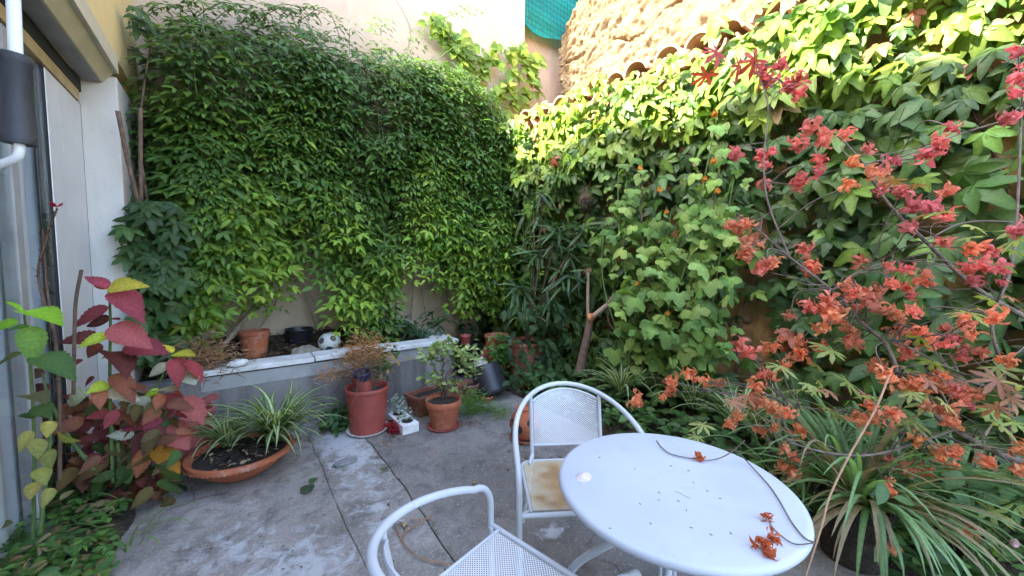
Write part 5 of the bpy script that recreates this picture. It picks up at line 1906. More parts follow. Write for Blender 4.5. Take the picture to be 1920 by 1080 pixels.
# flat unfolded green and blushed leaves
inst = []
for (px, py, n_) in ((1760, 400, 6), (1700, 330, 4), (1590, 640, 5), (1560, 720, 6), (1620, 700, 6), (1540, 660, 5), (1480, 700, 4), (1800, 760, 8), (1850, 770, 8), (1880, 800, 8), (1900, 430, 4), (1840, 540, 6), (1880, 560, 5), (1720, 620, 4), (1650, 740, 5), (1690, 790, 5), (1500, 740, 5),
                    (1870, 905, 5), (1840, 930, 5), (1800, 420, 5), (1880, 470, 4), (1760, 690, 6), (1840, 690, 6), (1900, 700, 6), (1610, 655, 5), (1670, 690, 5), (1545, 760, 4), (1340, 800, 4), (1380, 740, 5), (1740, 740, 5)):
    for k in range((n_ + 2) // 3):
        x, y = px + R.normal(0, 28), py + R.normal(0, 16)
        b__ = mdepth(x, y) + rnd(-.15, .15)
        p = dep(x, y, b__)
        a = rnd(0, 6.28)
        c = lerp((.25, .31, .08), (.42, .43, .15), rnd(0, 1)) if rnd(0, 1) < .8 else (.42, .20, .11)
        inst.append((int(R.integers(4)), frame_of((math.cos(a), math.sin(a), -rnd(0, .6)), np.array([-.2, -.3, 1]) + R.normal(0, .25, 3)), rnd(.055, .095), p, vary(c, .15)))
for (px, py, a) in ((1380, 115, 0), (1330, 130, 1), (1425, 105, 2), (1350, 95, 3)):
    inst.append((int(R.integers(4)), frame_of((math.cos(a), math.sin(a), -.7), (-.5, -.8, .3)), .11, dep(px, py, 2.3), (.42, .06, .05)))
leaves(mt, T_MAPLE, inst, 'leaf', part='leaf', n_ind=200)

# long bare cane crossing in front of the table rim
P_ = smooth_path([dep(1668, 703, 1.62), dep(1640, 770, 1.5), dep(1592, 855, 1.35), dep(1556, 930, 1.22), dep(1541, 985, 1.14), dep(1512, 1075, 1.02), dep(1480, 1180, .95)], 8)
tag(MB().tube(P_, np.linspace(.0042, .0024, len(P_)), 8).build('bare_cane', 'cane'), 'long bare tan cane arching past the right table rim', 'cane')

# twigs lying on the table with curled leaves
for name, label, pts, lvs, r_ in (('fallen_twig', 'dark twig with one curled leaf at the far side of table', [(1231, 826, .004), (1240, 838, .006), (1255, 850, .006), (1280, 857, .006), (1305, 861, .008), (1330, 863, .006), (1352, 858, .02), (1375, 845, .05), (1396, 826, .10)], [(1311, 857, .035)], .002),
                                  ('fallen_twig', 'dark twig along the right table rim with two curled leaves', [(1385, 848, .03), (1405, 870, .012), (1440, 908, .005), (1462, 940, .005), (1485, 980, .005), (1508, 1008, .005), (1528, 1018, .006)], [(1437, 970, .028), (1425, 1020, .036), (1452, 1008, .03), (1440, 1032, .034)], .0022)):
    P_ = [fl(x, y, TZ + z) for x, y, z in pts]
    t = thing(name, fl(pts[2][0], pts[2][1], TZ), label, 'twig')
    MB().tube(smooth_path(P_, 5), r_, 6).build('stem', 'bark_maple', t)
    if len(lvs) > 1:
        MB().tube(smooth_path([fl(x, y, TZ + .006) for x, y in ((1528, 1018), (1490, 1020), (1462, 1002), (1446, 985), (1440, 968))], 5), .0018, 5).build('stem', 'bark_maple', t)
    inst = [(k % 7, frame_of(R.normal(size=3) * [1, 1, .2], (0, 0, 1)), s, fl(x, y, TZ + s * .35), (.62, .17, .07)) for k, (x, y, s) in enumerate(lvs)]
    leaves(t, T_CRUMP, inst, 'petal', part='dry_leaf', n_ind=20)
sp = MB()
for (px, py) in ((1258, 874), (1291, 883), (1326, 921), (1236, 924), (1235, 938), (1287, 957), (1296, 990), (1333, 1003), (1350, 935), (1144, 991), (1220, 982), (1272, 940), (1124, 858), (1300, 905), (1200, 945), (1370, 1000), (1190, 880)):
    q = fl(px, py, TZ)
    a = rnd(0, 3.14)
    sp.tube([q + [-.004 * math.cos(a), -.004 * math.sin(a), .0012], q + [.004 * math.cos(a), .004 * math.sin(a), .0012]], .0010, 4)
q = fl(1266, 921, TZ)
sp.tube([q + [0, 0, .001], fl(1295, 936, TZ) + [0, 0, .001]], .0006, 3)
o = sp.build('table_crumbs', 'stem_brown')
o['kind'] = 'stuff'
tag(o, 'dark specks of plant dirt on the white tabletop', 'debris')

# ---------------------------------------------------------------- coleus on the left
co = thing('coleus', fl(262, 905, 0), 'tall coleus with crimson and yellow toothed leaves at left', 'plant')
K = .3704
CRM, MAR, RST, YEL, LIM, PAL, ORG, PNK = (.30, .055, .070), (.16, .042, .042), (.25, .095, .058), (.50, .42, .05), (.40, .48, .05), (.44, .43, .31), (.38, .125, .07), (.40, .11, .118)
CL = [(550, 105, 430, 30, CRM, 0), (550, 108, 668, 58, YEL, 0), (552, 110, 470, 90, ORG, 0), (570, 130, 722, 200, CRM, 0), (600, 120, 725, 165, CRM, .05), (552, 205, 338, 290, CRM, 0), (560, 262, 420, 296, MAR, .05), (560, 262, 606, 262, CRM, .05), (560, 300, 748, 385, PNK, -.03),
      (640, 392, 840, 422, CRM, .03), (505, 358, 285, 352, MAR, 0), (500, 385, 450, 455, MAR, .06), (550, 345, 398, 382, LIM, -.02), (555, 350, 590, 360, LIM, 0), (555, 440, 505, 468, LIM, -.02), (560, 430, 680, 440, MAR, .05), (570, 545, 700, 640, RST, -.02), (600, 585, 745, 610, RST, .05),
      (545, 590, 460, 622, LIM, -.03), (500, 615, 510, 708, ORG, -.04), (445, 622, 285, 712, PAL, 0), (555, 618, 672, 655, PAL, 0), (762, 662, 628, 752, PAL, -.03), (855, 490, 742, 552, PAL, 0), (930, 530, 985, 582, PAL, 0), (880, 432, 842, 395, YEL, 0), (880, 442, 982, 435, YEL, 0),
      (890, 462, 905, 560, CRM, -.03), (925, 470, 1048, 552, CRM, 0), (800, 615, 735, 672, LIM, -.02), (790, 625, 900, 600, PAL, .02), (810, 640, 800, 735, ORG, -.04), (820, 655, 938, 725, CRM, 0), (880, 640, 945, 600, PNK, .02), (915, 660, 1038, 756, PNK, 0), (1000, 690, 1100, 650, PNK, .08),
      (770, 750, 792, 888, CRM, -.05), (815, 790, 952, 908, PNK, -.02), (590, 725, 530, 822, CRM, -.03), (560, 740, 440, 760, CRM, 0), (735, 915, 702, 1068, ORG, -.05), (795, 895, 885, 1000, (.40, .20, .03), -.03), (230, 545, 80, 535, MAR, 0), (215, 590, 190, 645, MAR, .02), (150, 640, -20, 720, MAR, 0),
      (700, 760, 590, 800, MAR, .06), (680, 850, 540, 850, PAL, 0), (640, 880, 560, 960, RST, .08), (470, 800, 350, 840, MAR, .08), (450, 690, 330, 640, MAR, .1), (480, 560, 400, 600, MAR, .1), (420, 470, 330, 500, MAR, .1), (620, 800, 720, 780, CRM, .05)]
inst = []
stem_x = lambda py: 205 + 0 * py


def cb_(px):
    return 1.95 + max(0, (px - 150)) * .0012


for (x0, y0, x1, y1, c, db) in CL:
    px, py = x0 * K, 500 + y0 * K
    qx, qy = x1 * K, 500 + y1 * K
    b__ = cb_(px) + db + .1
    p = dep(px, py, b__)
    e = dep(qx, qy, b__ - rnd(.02, .12))
    L_ = np.linalg.norm(e - p)
    inst.append((int(R.integers(5)), frame_of(e - p, np.array([.35, -.75, .75]) + R.normal(0, .25, 3)), L_ * 1.0, p, vary(c, .12)))
for k in range(340):
    px, py = rnd(-20, 335), rnd(740, 935)
    if py < 760 and rnd(0, 1) < .5:
        continue
    p = dep(px, py, rnd(2.1, 2.4))
    p[2] = max(p[2], .04)
    a = rnd(0, 6.28)
    c = [MAR, RST, (.13, .09, .035), (.06, .10, .03), (.17, .075, .04)][int(R.integers(5))]
    inst.append((int(R.integers(5)), frame_of((math.cos(a), math.sin(a) - .3, -rnd(0, .8)), np.array([.1, -.6, .9]) + R.normal(0, .3, 3)), rnd(.08, .15), p, vary(c, .25)))
for t_ in T_SERR:
    if 'done' not in t_:
        t_['c'] = t_['c'] * (1.22 - .42 * np.clip(t_['v'][:, 1:2], 0, 1))
        t_['done'] = 1
leaves(co, T_SERR, inst, 'leaf_matte', n_ind=210)
for pts in ([(212, 905), (208, 800), (206, 700), (207, 600), (204, 540)], [(240, 905), (250, 840), (280, 760), (325, 660)], [(225, 905), (220, 830), (185, 750), (183, 720)], [(235, 905), (250, 820), (275, 740), (290, 735)], [(195, 905), (130, 820), (90, 750), (60, 730)], [(240, 905), (290, 800), (330, 740)]):
    P_ = smooth_path([dep(x, y, cb_(x) + .12) for x, y in pts], 6)
    MB().tube(P_, np.linspace(.010, .005, len(P_)), 7).build('stem', 'stem_green', co)

# young lime-green plant at the left border
yp = thing('young_plant', fl(40, 1000, 0), 'young plant with lime green toothed leaves by the glass door', 'plant')
inst = []
for (x0, y0, x1, y1, c) in ((122, 222, 45, 175, (.22, .42, .03)), (128, 226, 262, 188, (.22, .42, .03)), (95, 280, -60, 300, (.20, .38, .03)), (150, 300, 60, 300, (.09, .18, .04)), (150, 300, 175, 440, (.15, .27, .06)), (110, 440, -60, 482, (.11, .13, .04)), (190, 450, 330, 470, (.07, .13, .04)),
                             (180, 760, 110, 750, (.05, .10, .03)), (190, 700, 240, 745, (.07, .12, .04)), (140, 650, 210, 620, (.13, .13, .06))):
    p, e = dep(x0 * K, 500 + y0 * K, 1.65), dep(x1 * K, 500 + y1 * K, 1.6)
    inst.append((int(R.integers(5)), frame_of(e - p, np.array([.2, -.6, .8]) + R.normal(0, .2, 3)), np.linalg.norm(e - p) * 1.12, p, c))
for (x0, y0, x1, y1) in ((290, 830, 325, 920), (180, 870, 200, 965), (240, 930, 250, 1022), (250, 780, 240, 860), (150, 830, 110, 920), (200, 1020, 230, 1085), (170, 1090, 150, 1180), (255, 1120, 240, 1190)):
    p, e = dep(x0 * K, 500 + y0 * K, 1.68), dep(x1 * K, 500 + y1 * K, 1.62)
    inst.append((int(R.integers(5)), frame_of(e - p, np.array([.2, -.6, .5]) + R.normal(0, .4, 3)), np.linalg.norm(e - p) * .95, p, vary((.28, .26, .08), .2)))
leaves(yp, T_SERR, inst, 'leaf_matte', n_ind=60)
P_ = smooth_path([dep(62, 1010, 1.72), dep(64, 850, 1.7), dep(58, 700, 1.68), dep(45, 590, 1.66)], 8)
MB().tube(P_, np.linspace(.0075, .004, len(P_)), 7).build('stem', 'stem_green', yp)
P_ = smooth_path([dep(75, 1000, 1.7), dep(95, 800, 1.7), dep(80, 700, 1.68)], 8)
MB().tube(P_, np.linspace(.008, .004, len(P_)), 7).build('stem', 'stem_green', yp)

# faded spike with a last red flower
fs = thing('dry_flower_spike', dep(100, 760, 1.85), 'dried flower spike with one magenta bloom left on top', 'plant')
P_ = smooth_path([dep(112, 900, 1.85), dep(112, 760, 1.85), dep(104, 640, 1.85), dep(88, 540, 1.85), dep(80, 430, 1.85)], 8)
MB().tube(P_, np.linspace(.0085, .004, len(P_)), 7).build('stem', 'stem_brown', fs)
P2 = smooth_path([dep(100, 620, 1.84), dep(72, 520, 1.83), dep(86, 450, 1.83), dep(106, 395, 1.83)], 8)
MB().tube(P2, np.linspace(.006, .003, len(P2)), 6).build('stem', 'stem_brown', fs)
br = MB()
for q in np.vstack([P_[8:], P2]):
    for r_ in range(3):
        d = R.normal(size=3); d /= np.linalg.norm(d)
        s = np.cross(d, UP); s /= np.linalg.norm(s) + 1e-6
        e = q + d * rnd(.015, .035)
        br.add([q - s * .003, q + s * .003, (q + e) / 2 + s * .005, e, (q + e) / 2 - s * .005], [(0, 1, 2, 3, 4)], lerp((.16, .06, .05), (.22, .16, .09), rnd(0, 1)))
o = br.build('bracts', 'petal', fs, colours=True)
o['kind'] = 'stuff'
fm = MB()
q = dep(107, 388, 1.83)
for k in range(12):
    d = R.normal(size=3); d[2] = abs(d[2]) * .6; d /= np.linalg.norm(d)
    s = np.cross(d, UP); s /= np.linalg.norm(s) + 1e-6
    fm.add([q, q + d * .018 - s * .008, q + d * .034, q + d * .018 + s * .008], [(0, 1, 2, 3)], (.50, .02, .09))
fm.build('flower', 'petal', fs, colours=True)
MB().tube(smooth_path([dep(138, 740, 2.0), dep(140, 620, 2.0), dep(143, 560, 2.0), dep(153, 506, 2.0)], 5), .008, 7).build('stem', 'stem_brown', fs)

# low weeds in the border, grass blades, purple flower
inst = []
for k in range(900):
    px, py = rnd(-30, 250), rnd(925, 1110)
    if px > 235 - (py - 930) * .22 + rnd(-20, 15):
        continue
    p = fl(px, py, rnd(.02, .12) + .12 * rnd(0, 1) ** 4)
    a = rnd(0, 6.28)
    c = lerp((.05, .12, .03), (.13, .25, .05), rnd(0, 1)) if rnd(0, 1) < .80 else (.30, .22, .11)
    inst.append((int(R.integers(4)), frame_of((math.cos(a), math.sin(a), rnd(-.2, .6)), np.array([.2, -.3, 1]) + R.normal(0, .35, 3)), rnd(.028, .06), p, vary(c, .2)))
T_WEED = T_OVAL + [palmate(3, 900), palmate(3, 901), leaflet(1, .2, 5, .1, .4, .4), leaflet(1, .3, 5, .15, .3, .35)]
inst = [(int(R.integers(len(T_WEED))), i[1], i[2] * rnd(.8, 1.6), i[3], i[4]) for i in inst]
wd = thing('border_weeds', fl(110, 1030, 0), 'low mixed green weeds along the left concrete edge', 'weeds')
leaves(wd, T_WEED, inst, 'leaf', n_ind=200)
for (px, py, lab) in ((300, 985, 'thin drooping grass tuft growing at the concrete edge'), (150, 930, 'broad bright grass blades beside the coleus stems'), (60, 960, 'dark grass clump below the young lime plant')):
    clump('grass_tuft', fl(px - 60 * (px > 250), py + 40, .01), 11 if px > 250 else 15, (.22, .48), (.007 if px > 100 else .005) if px < 250 else .0045, lab, 'grass', cols=[(.10, .20, .05), (.16, .28, .08), (.10, .20, .05)], spread=(.5, 1.6), droop=1.3, base=.10)
pf = thing('purple_flower', fl(185, 1085, .05), 'purple petunia flower poking up at the bottom left', 'flower')
q = fl(186, 1078, .09)
fm = MB()
for k in range(5):
    a = k * 1.2566
    d = np.array([math.cos(a), math.sin(a), .35]); s = np.array([-math.sin(a), math.cos(a), 0])
    fm.add([q, q + d * .022 - s * .017, q + d * .036 - s * .010 + [0, 0, -.004], q + d * .036 + s * .010 + [0, 0, -.004], q + d * .022 + s * .017], [(0, 1, 2, 3, 4)], (.30, .10, .42))
fm.build('petals', 'petal', pf, colours=True)
MB().tube([fl(185, 1085, .0), q], .003, 5).build('stem', 'stem_green', pf)

# ---------------------------------------------------------------- jade tree and small plants
jt = thing('jade_tree', JP + [0, 0, .22], 'small jade tree with pale green rounded leaves in terracotta pot', 'plant')
jb = JP + np.array([0, 0, .225])
bj = 3.42
inst = []
for pts in ([(832, 750), (828, 700), (832, 680), (820, 655)], [(835, 750), (838, 705), (850, 690), (862, 668)], [(832, 720), (815, 690), (806, 670)], [(838, 705), (870, 690), (885, 690)], [(828, 700), (835, 665), (845, 655)], [(815, 700), (812, 700), (810, 705)], [(850, 690), (870, 670), (880, 665)], [(832, 720), (845, 722), (850, 722)]):
    P_ = smooth_path([dep(x, y, bj + rnd(-.05, .05)) for x, y in pts], 5)
    MB().tube(P_, np.linspace(.016 if pts[0][1] == 750 else .009, .005, len(P_)), 7).build('stem', 'bark_maple', jt)
    for r_ in range(46):
        q = P_[-1] + R.normal(0, .045, 3)
        a = rnd(0, 6.28)
        inst.append((int(R.integers(3)), frame_of((math.cos(a), math.sin(a), rnd(-.2, .9)), R.normal(0, .4, 3) + [-.2, -.4, .9]), rnd(.045, .07), q, vary(lerp((.14, .22, .08), (.40, .45, .15), rnd(0, 1)), .15)))
leaves(jt, T_SPOON, inst, 'leaf_gloss', n_ind=220)


def tuft(name, ctrs, n, size, cols, tset, matname, label, cat, spread, n_ind=60, down=False):
    t = thing(name, ctrs[0], label, cat)
    inst = []
    for c in ctrs:
        for k in range(n):
            p = np.asarray(c) + R.normal(0, 1, 3) * np.asarray(spread)
            p[2] = max(p[2], .015)
            a = rnd(0, 6.28)
            inst.append((int(R.integers(len(tset))), frame_of((math.cos(a), math.sin(a), rnd(-.9, .2) if down else rnd(-.2, 1)), np.array([-.2, -.5, .8]) + R.normal(0, .4, 3)), rnd(*size), p, vary(lerp(cols[0], cols[1], rnd(0, 1)), .2)))
    leaves(t, tset, inst, matname, n_ind=n_ind)
    return t


q = fl(882, 775); q[2] = .10
tuft('asparagus_fern', [q, q + [.03, .02, .05], q + [-.05, .0, .0], q + [.10, -.02, -.05]], 260, (.03, .06), ((.10, .20, .045), (.20, .31, .07)), T_NEEDLE, 'leaf', 'fluffy light green asparagus fern beside the jade pot', 'fern', (.06, .05, .05), 40)
q = fl(920, 772); q[2] = .05
tuft('asparagus_fern', [q, q + [.08, -.1, -.02], fl(940, 785) + [0, 0, .03]], 130, (.025, .05), ((.10, .19, .04), (.18, .28, .06)), T_NEEDLE, 'leaf', 'sprawling fern shoots trailing on concrete under tiny dish', 'fern', (.05, .05, .03), 30)
q = dep(935, 650, 4.35)
tuft('trailing_plant', [q, q + [.02, 0, -.12], q + [-.05, 0, -.2], q + [.08, 0, -.1], q + [0.03, -.02, .08]], 60, (.05, .085), ((.06, .14, .035), (.12, .24, .05)), T_OVAL, 'leaf', 'fresh green trailing plant spilling over the tall clay pot', 'plant', (.07, .06, .06), 120, True)
q = dep(1025, 690, 4.1); q[2] = .25
tuft('leafy_plant', [q, q + [.15, -.05, -.05], q + [-.1, .0, -.08], q + [.05, -.15, -.1]], 45, (.07, .13), ((.05, .12, .045), (.11, .22, .07)), T_OVAL, 'leaf', 'mid green leafy plant below the forked trunk in corner', 'plant', (.10, .08, .07), 90)
q = dep(1130, 690, 4.3)
tuft('yellowing_plant', [q, q + [.12, -.1, .0], q + [-.08, -.05, -.05]], 16, (.09, .16), ((.32, .27, .05), (.40, .33, .09)), T_BROAD, 'leaf', 'clump of yellowed withering leaves at the forked trunk base', 'plant', (.10, .08, .06), 60)
q = fl(1250, 835, .22)
tuft('bed_plant', [fl(1215, 790, .18), fl(1300, 830, .2), fl(1370, 850, .2), fl(1170, 770, .15)], 40, (.05, .09), ((.05, .12, .035), (.10, .20, .05)), T_OVAL, 'leaf', 'low leafy plant along the bed edge behind the table', 'plant', (.13, .10, .06), 120)
q = fl(640, 800); q[2] = .16
tuft('leafy_weed', [q, q + [-.06, -.02, -.04], q + [.06, -.02, -.05], q + [0, -.05, -.1]], 34, (.06, .10), ((.05, .115, .04), (.09, .18, .06)), T_OVAL, 'leaf', 'green leafy weed between the terracotta bowl and red pot', 'plant', (.08, .05, .05), 100, True)
q = ctr + d1 * .05 + UPZ * .12
tuft('grey_succulent', [q, q + d1 * .12, q - d1 * .12, q + UPZ * .07 + d1 * .14], 26, (.025, .045), ((.20, .24, .18), (.34, .38, .31)), T_SPOON, 'leaf_matte', 'small grey green succulents growing from the white block', 'succulent', (.03, .03, .03), 70)
tuft('vine_shoot', [onY(700, 640, 4.1), onY(705, 690, 3.8), onY(722, 665, 3.82), onY(690, 615, 4.2)], 40, (.05, .08), ((.06, .14, .035), (.12, .23, .05)), T_OVAL, 'leaf', 'green shoots trailing over the coping behind red pot', 'plant', (.06, .04, .08), 110, True)
tuft('oleander_shoots', [onY(x, y, 4.25) for x, y in ((760, 610), (790, 620), (740, 640), (820, 600), (730, 590))], 40, (.11, .17), ((.03, .075, .03), (.055, .12, .04)), [leaflet(1, .2, 5, .12, .35, .45), leaflet(1, .22, 5, .12, .2, .45)], 'leaf_gloss', 'drooping dark lance shaped leaves over the planter coping', 'plant', (.09, .06, .06), 130, True)
tuft('clover_sprig', [fl(285, 885) + [0, 0, .04], fl(262, 900) + [0, 0, .04]], 22, (.03, .06), ((.06, .13, .035), (.11, .21, .05)), T_OVAL, 'leaf', 'small green sprig at the coleus foot on concrete', 'plant', (.05, .05, .02), 40)

# dry plant in the red pot: orange brown haze of dead stems above it
dp = thing('dead_plant', RP + [0, 0, .35], 'brown dried plant with tangled dead stems in red pot', 'plant')
ds = MB()
for k in range(46):
    a = rnd(0, 6.28)
    q0 = RP + np.array([rnd(-.08, .08), rnd(-.08, .08), .36])
    P_ = smooth_path([q0, q0 + [math.cos(a) * .10, math.sin(a) * .10, rnd(.05, .25)], q0 + [math.cos(a) * rnd(.15, .32), math.sin(a) * rnd(.1, .25), rnd(-.12, .35)]], 5)
    ds.tube(P_, .0022, 4, False)
o = ds.build('stems', 'stem_brown', dp); o['kind'] = 'stuff'
inst = []
for k in range(1300):
    p = onY(685, 662, 3.66) + R.normal(0, 1, 3) * [.11, .07, .085]
    if k > 1150:
        p = onY(640, 700, 3.6) + np.array([rnd(-.2, .1), rnd(-.05, .05), 0]) + [0, 0, R.normal(0, .04)]
    a = rnd(0, 6.28)
    inst.append((0, frame_of((math.cos(a), math.sin(a), rnd(-.6, .8)), R.normal(0, 1, 3)), rnd(.04, .08), p, vary(lerp((.50, .21, .09), (.34, .22, .10), rnd(0, 1)), .25)))
leaves(dp, T_NEEDLE, inst, 'leaf_matte', n_ind=0)
inst = [(int(R.integers(4)), frame_of((rnd(-.5, .5), rnd(-.5, 0), -1), (0, -1, .2)), rnd(.05, .08), onY(x, y, 3.7), (.46, .30, .12)) for x, y in ((745, 675), (760, 668), (774, 668), (728, 692), (714, 700), (735, 665))]
leaves(dp, T_OVAL, inst, 'leaf_matte', part='dead_leaf', n_ind=10)
# dried heap at the left end of the planter
dh = thing('dried_shrub', onY(385, 690, 4.0), 'brown dried up shrub spilling over the planter left end', 'shrub')
inst = []
for k in range(800):
    p = onY(385, 668, 3.95) + R.normal(0, 1, 3) * [.13, .10, .085]
    a = rnd(0, 6.28)
    inst.append((0, frame_of((math.cos(a), math.sin(a), rnd(-.9, .5)), R.normal(0, 1, 3)), rnd(.05, .09), p, vary(lerp((.38, .22, .12), (.24, .14, .085), rnd(0, 1)), .25)))
leaves(dh, T_LANCE[:1] + T_NEEDLE, [(1, *i[1:]) for i in inst], 'leaf_matte', n_ind=0)
ds = MB()
for k in range(40):
    q0 = onY(385, 690, 4.0) + R.normal(0, .05, 3)
    e = q0 + np.array([rnd(-.25, .25), rnd(-.2, .1), rnd(-.12, .22)])
    ds.tube(smooth_path([q0, (q0 + e) / 2 + [0, 0, .05], e], 4), .002, 4, False)
o = ds.build('stems', 'stem_brown', dh); o['kind'] = 'stuff'

# bits lying on the soil of the bowl
inst = []
for k in range(110):
    a, r_ = rnd(0, 6.28), .27 * math.sqrt(rnd(0, 1))
    p = BOWL + np.array([r_ * math.cos(a), r_ * math.sin(a), .158 + rnd(-.004, .012)])
    b_ = rnd(0, 6.28)
    inst.append((int(R.integers(4)), frame_of((math.cos(b_), math.sin(b_), rnd(-.1, .4)), np.array([0, 0, 1]) + R.normal(0, .5, 3)), rnd(.012, .05), p, vary([(.36, .27, .17), (.14, .09, .06), (.05, .04, .03)][int(R.integers(3))], .3)))
leaves(bw_, T_OVAL, inst, 'leaf_matte', n_ind=0, stuff='debris')
# leaf litter
inst = []
for k in range(900):
    x, y = rnd(-.6, 1.8), rnd(PY + .2, 4.98)
    p = np.array([x, y, float(soil_z(x, y)) + rnd(.015, .045)])
    a = rnd(0, 6.28)
    inst.append((int(R.integers(4)), frame_of((math.cos(a), math.sin(a), rnd(-.2, .4)), np.array([0, 0, 1]) + R.normal(0, .4, 3)), rnd(.04, .085), p, vary(lerp((.19, .12, .075), (.10, .065, .045), rnd(0, 1)), .3)))
tag(mass('leaf_litter', inst, T_OVAL, 'leaf_matte'), 'brown dead leaves covering the planter soil', 'leaf litter')
inst = []
for k in range(150):
    inst.append((int(R.integers(4)), frame_of((rnd(-1, 1), rnd(-1, 1), .1), np.array([0, 0, 1]) + R.normal(0, .2, 3)), rnd(.008, .022), np.array([[.459, .8355][k % 2] + R.normal(0, .012), rnd(.9, 3.8), .007]), vary(lerp((.25, .17, .09), (.08, .11, .04), rnd(0, 1)), .3)))
for k in range(300):
    c_ = [(725, 822, 30), (755, 800, 18), (870, 790, 40), (560, 820, 40), (985, 860, 60), (1120, 720, 60), (300, 900, 30)][int(R.integers(7))]
    p = fl(c_[0] + R.normal(0, c_[2] * .5), c_[1] + R.normal(0, c_[2] * .22), .008)
    a = rnd(0, 6.28)
    inst.append((int(R.integers(4)), frame_of((math.cos(a), math.sin(a), rnd(-.1, .3)), np.array([0, 0, 1]) + R.normal(0, .25, 3)), rnd(.015, .04), p, vary(lerp((.34, .22, .12), (.16, .10, .06), rnd(0, 1)), .3)))
for k in range(460):
    x, y = rnd(-.5, 2.4), rnd(.9, 3.7)
    a = rnd(0, 6.28)
    inst.append((int(R.integers(4)), frame_of((math.cos(a), math.sin(a), rnd(-.1, .3)), np.array([0, 0, 1]) + R.normal(0, .25, 3)), rnd(.008, .022), np.array([x, y, .008]), vary(lerp((.34, .22, .12), (.06, .05, .04), rnd(0, 1)), .3)))
tag(mass('leaf_debris', inst, T_OVAL, 'leaf_matte'), 'small dry leaf bits scattered over the concrete', 'leaf litter')

# single leaves and twigs on the concrete
for (px, py, a, s, c, lab, ts, tm__) in ((573, 925, 1.2, .12, (.06, .09, .05), 'large dull green fallen leaf on the concrete', T_BROAD, 'leaf_matte'), (582, 905, .9, .07, (.07, .14, .05), 'smaller green fallen leaf beside the large dull one', T_BROAD, 'leaf_matte'),
                                         (820, 845, 2.0, .03, (.42, .16, .06), 'small orange fallen leaf on the concrete before jade pot', T_BROAD, 'leaf_matte'), (893, 904, 2.6, .028, (.40, .22, .07), 'tiny tan fallen leaf just behind the front chair arm', T_BROAD, 'leaf_matte'),
                                         (757, 988, .8, .05, (.48, .36, .20), 'pale cream dry leaf beside the twig inside chair arm', T_OVAL, 'leaf_matte'), (725, 943, .6, .04, (.50, .45, .40), 'pale whitish leaf on the joint left of chair arm', T_OVAL, 'leaf_matte'), (712, 883, .2, .07, (.09, .16, .05), 'green leaf sprig lying on the concrete', T_OVAL, 'leaf_matte'), (735, 884, .05, .06, (.12, .17, .06), 'thin olive leaf lying right of the green sprig', T_LANCE, 'leaf_matte')):
    p = fl(px, py, .012)
    t = ts[0]
    fr = frame_of((math.cos(a), math.sin(a), .12), (0, 0, 1)) * s
    me = np_mesh('fallen_leaf', t['v'] @ fr.T, t['f'], t['c'] * np.array(c))
    me.materials.append(M[tm__])
    o = bpy.data.objects.new('fallen_leaf', me)
    COL.objects.link(o)
    o.location = tuple(p)
    tag(o, lab, 'leaf', 'fallen leaves on the concrete')
dt = thing('dry_twig', fl(760, 990), 'dry branched brown twig on concrete inside the chair arm', 'twig')
for pts in ([(738, 975), (752, 1010), (775, 1038), (810, 1052), (868, 1060)], [(750, 1005), (770, 990), (795, 978)], [(738, 975), (760, 985), (755, 1015)], [(770, 975), (800, 972), (808, 965)]):
    MB().tube(smooth_path([fl(x, y, .01) for x, y in pts], 5), .0035, 5).build('stem', 'cane', dt)

# red dry leaf by the block
inst = [(2, frame_of((.3, -.3, .3), (0, -1, .3)), .11, fl(736, 800, .05), (.36, .035, .04)), (4, frame_of((.5, -.2, -.2), (0, -1, .5)), .08, fl(740, 806, .04), (.30, .03, .04))]
t = thing('red_leaf', fl(737, 806, 0), 'crumpled dark red leaf leaning on the white block', 'leaf')
leaves(t, T_CRUMP, inst, 'petal', part='leaf_blade', n_ind=4)

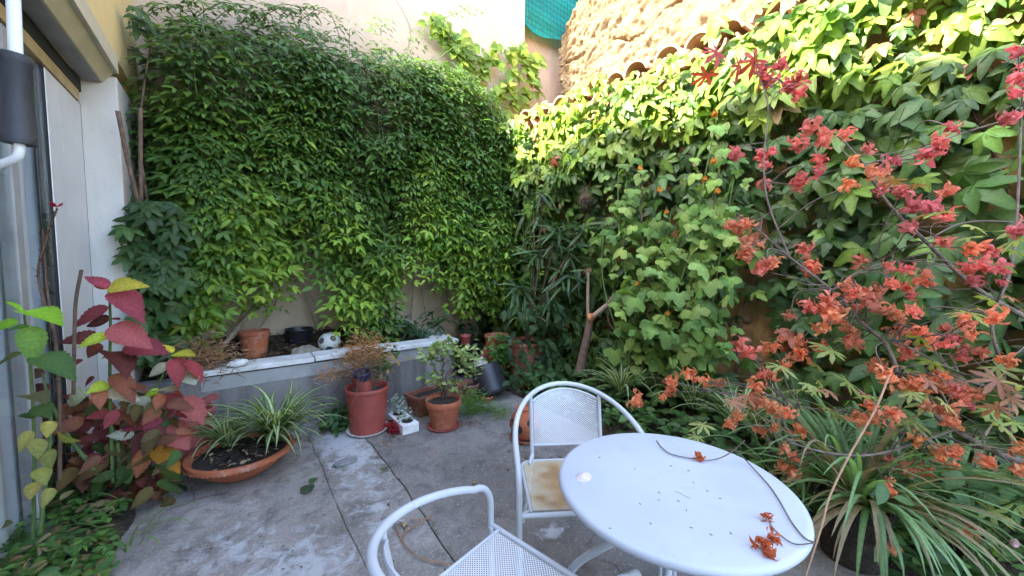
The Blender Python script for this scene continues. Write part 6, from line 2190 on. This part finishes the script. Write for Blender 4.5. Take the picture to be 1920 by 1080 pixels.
# air plant ball hanging on the creeper
ap = thing('air_plant', onR(1097, 375, .33), 'grey brown ball of spiky dry air plant against creeper', 'plant')
c0 = onR(1097, 372, .33)
ab_ = MB()
for k in range(240):
    d = R.normal(size=3); d /= np.linalg.norm(d)
    s = np.cross(d, UP); s /= np.linalg.norm(s) + 1e-6
    Lq = rnd(.09, .15)
    b0 = c0 + d * .02
    m1 = c0 + d * Lq * .6 + R.normal(0, .012, 3)
    e = c0 + d * Lq + R.normal(0, .03, 3)
    ab_.add([b0 - s * .004, b0 + s * .004, m1 + s * .003, m1 - s * .003, e], [(0, 1, 2, 3), (3, 2, 4)], vary((.22, .19, .17), .3))
o = ab_.build('spines', 'leaf_matte', ap, colours=True); o['kind'] = 'stuff'
MB().blob(c0, (.06, .06, .06), .2, 10, 8, 3).build('core', 'stem_brown', ap)
MB().tube([c0, c0 + [.08, .0, .2]], .004, 5).build('hanger', 'bark', ap)

# forked cut trunk
fk = thing('forked_trunk', fl(1090, 695, .08), 'bare forked trunk with orange broken joint in the bed', 'trunk')
fb_ = 3.95
P_ = smooth_path([dep(1086, 705, fb_), dep(1092, 670, fb_), dep(1101, 630, fb_), dep(1106, 600, fb_)], 6)
MB().tube(P_, np.linspace(.050, .036, len(P_)), 10).build('trunk', 'bark', fk)
MB().tube(smooth_path([dep(1106, 598, fb_), dep(1124, 584, fb_ - .02), dep(1142, 568, fb_ - .03), dep(1152, 552, fb_ - .03)], 5), np.linspace(.030, .022, 16), 8).build('limb', 'bark_pale', fk)
MB().tube(smooth_path([dep(1104, 598, fb_), dep(1102, 570, fb_), dep(1103, 510, fb_ + .02)], 5), np.linspace(.020, .014, 11), 8).build('limb', 'bark_pale', fk)
MB().blob(dep(1107, 596, fb_ - .02), (.042, .035, .05), .25, 12, 8, 2).build('broken_joint', simple('raw_wood', (.52, .24, .09), (.38, .15, .06), 30), fk)

# dry stalks in the bed by the shrub
for (pts, lab) in (([(1160, 715), (1195, 690), (1235, 640), (1290, 600)], 'pale bent stalk rising from bed under the light green shrub'), ([(1200, 705), (1215, 660), (1240, 600), (1262, 560)], 'thin upright pale stalk beside the bent one in bed')):
    tag(MB().tube(smooth_path([dep(x, y, 4.0 - .1 * i) for i, (x, y) in enumerate(pts)], 5), .011, 6).build('dry_stalk', 'bark_pale'), lab, 'stalk')
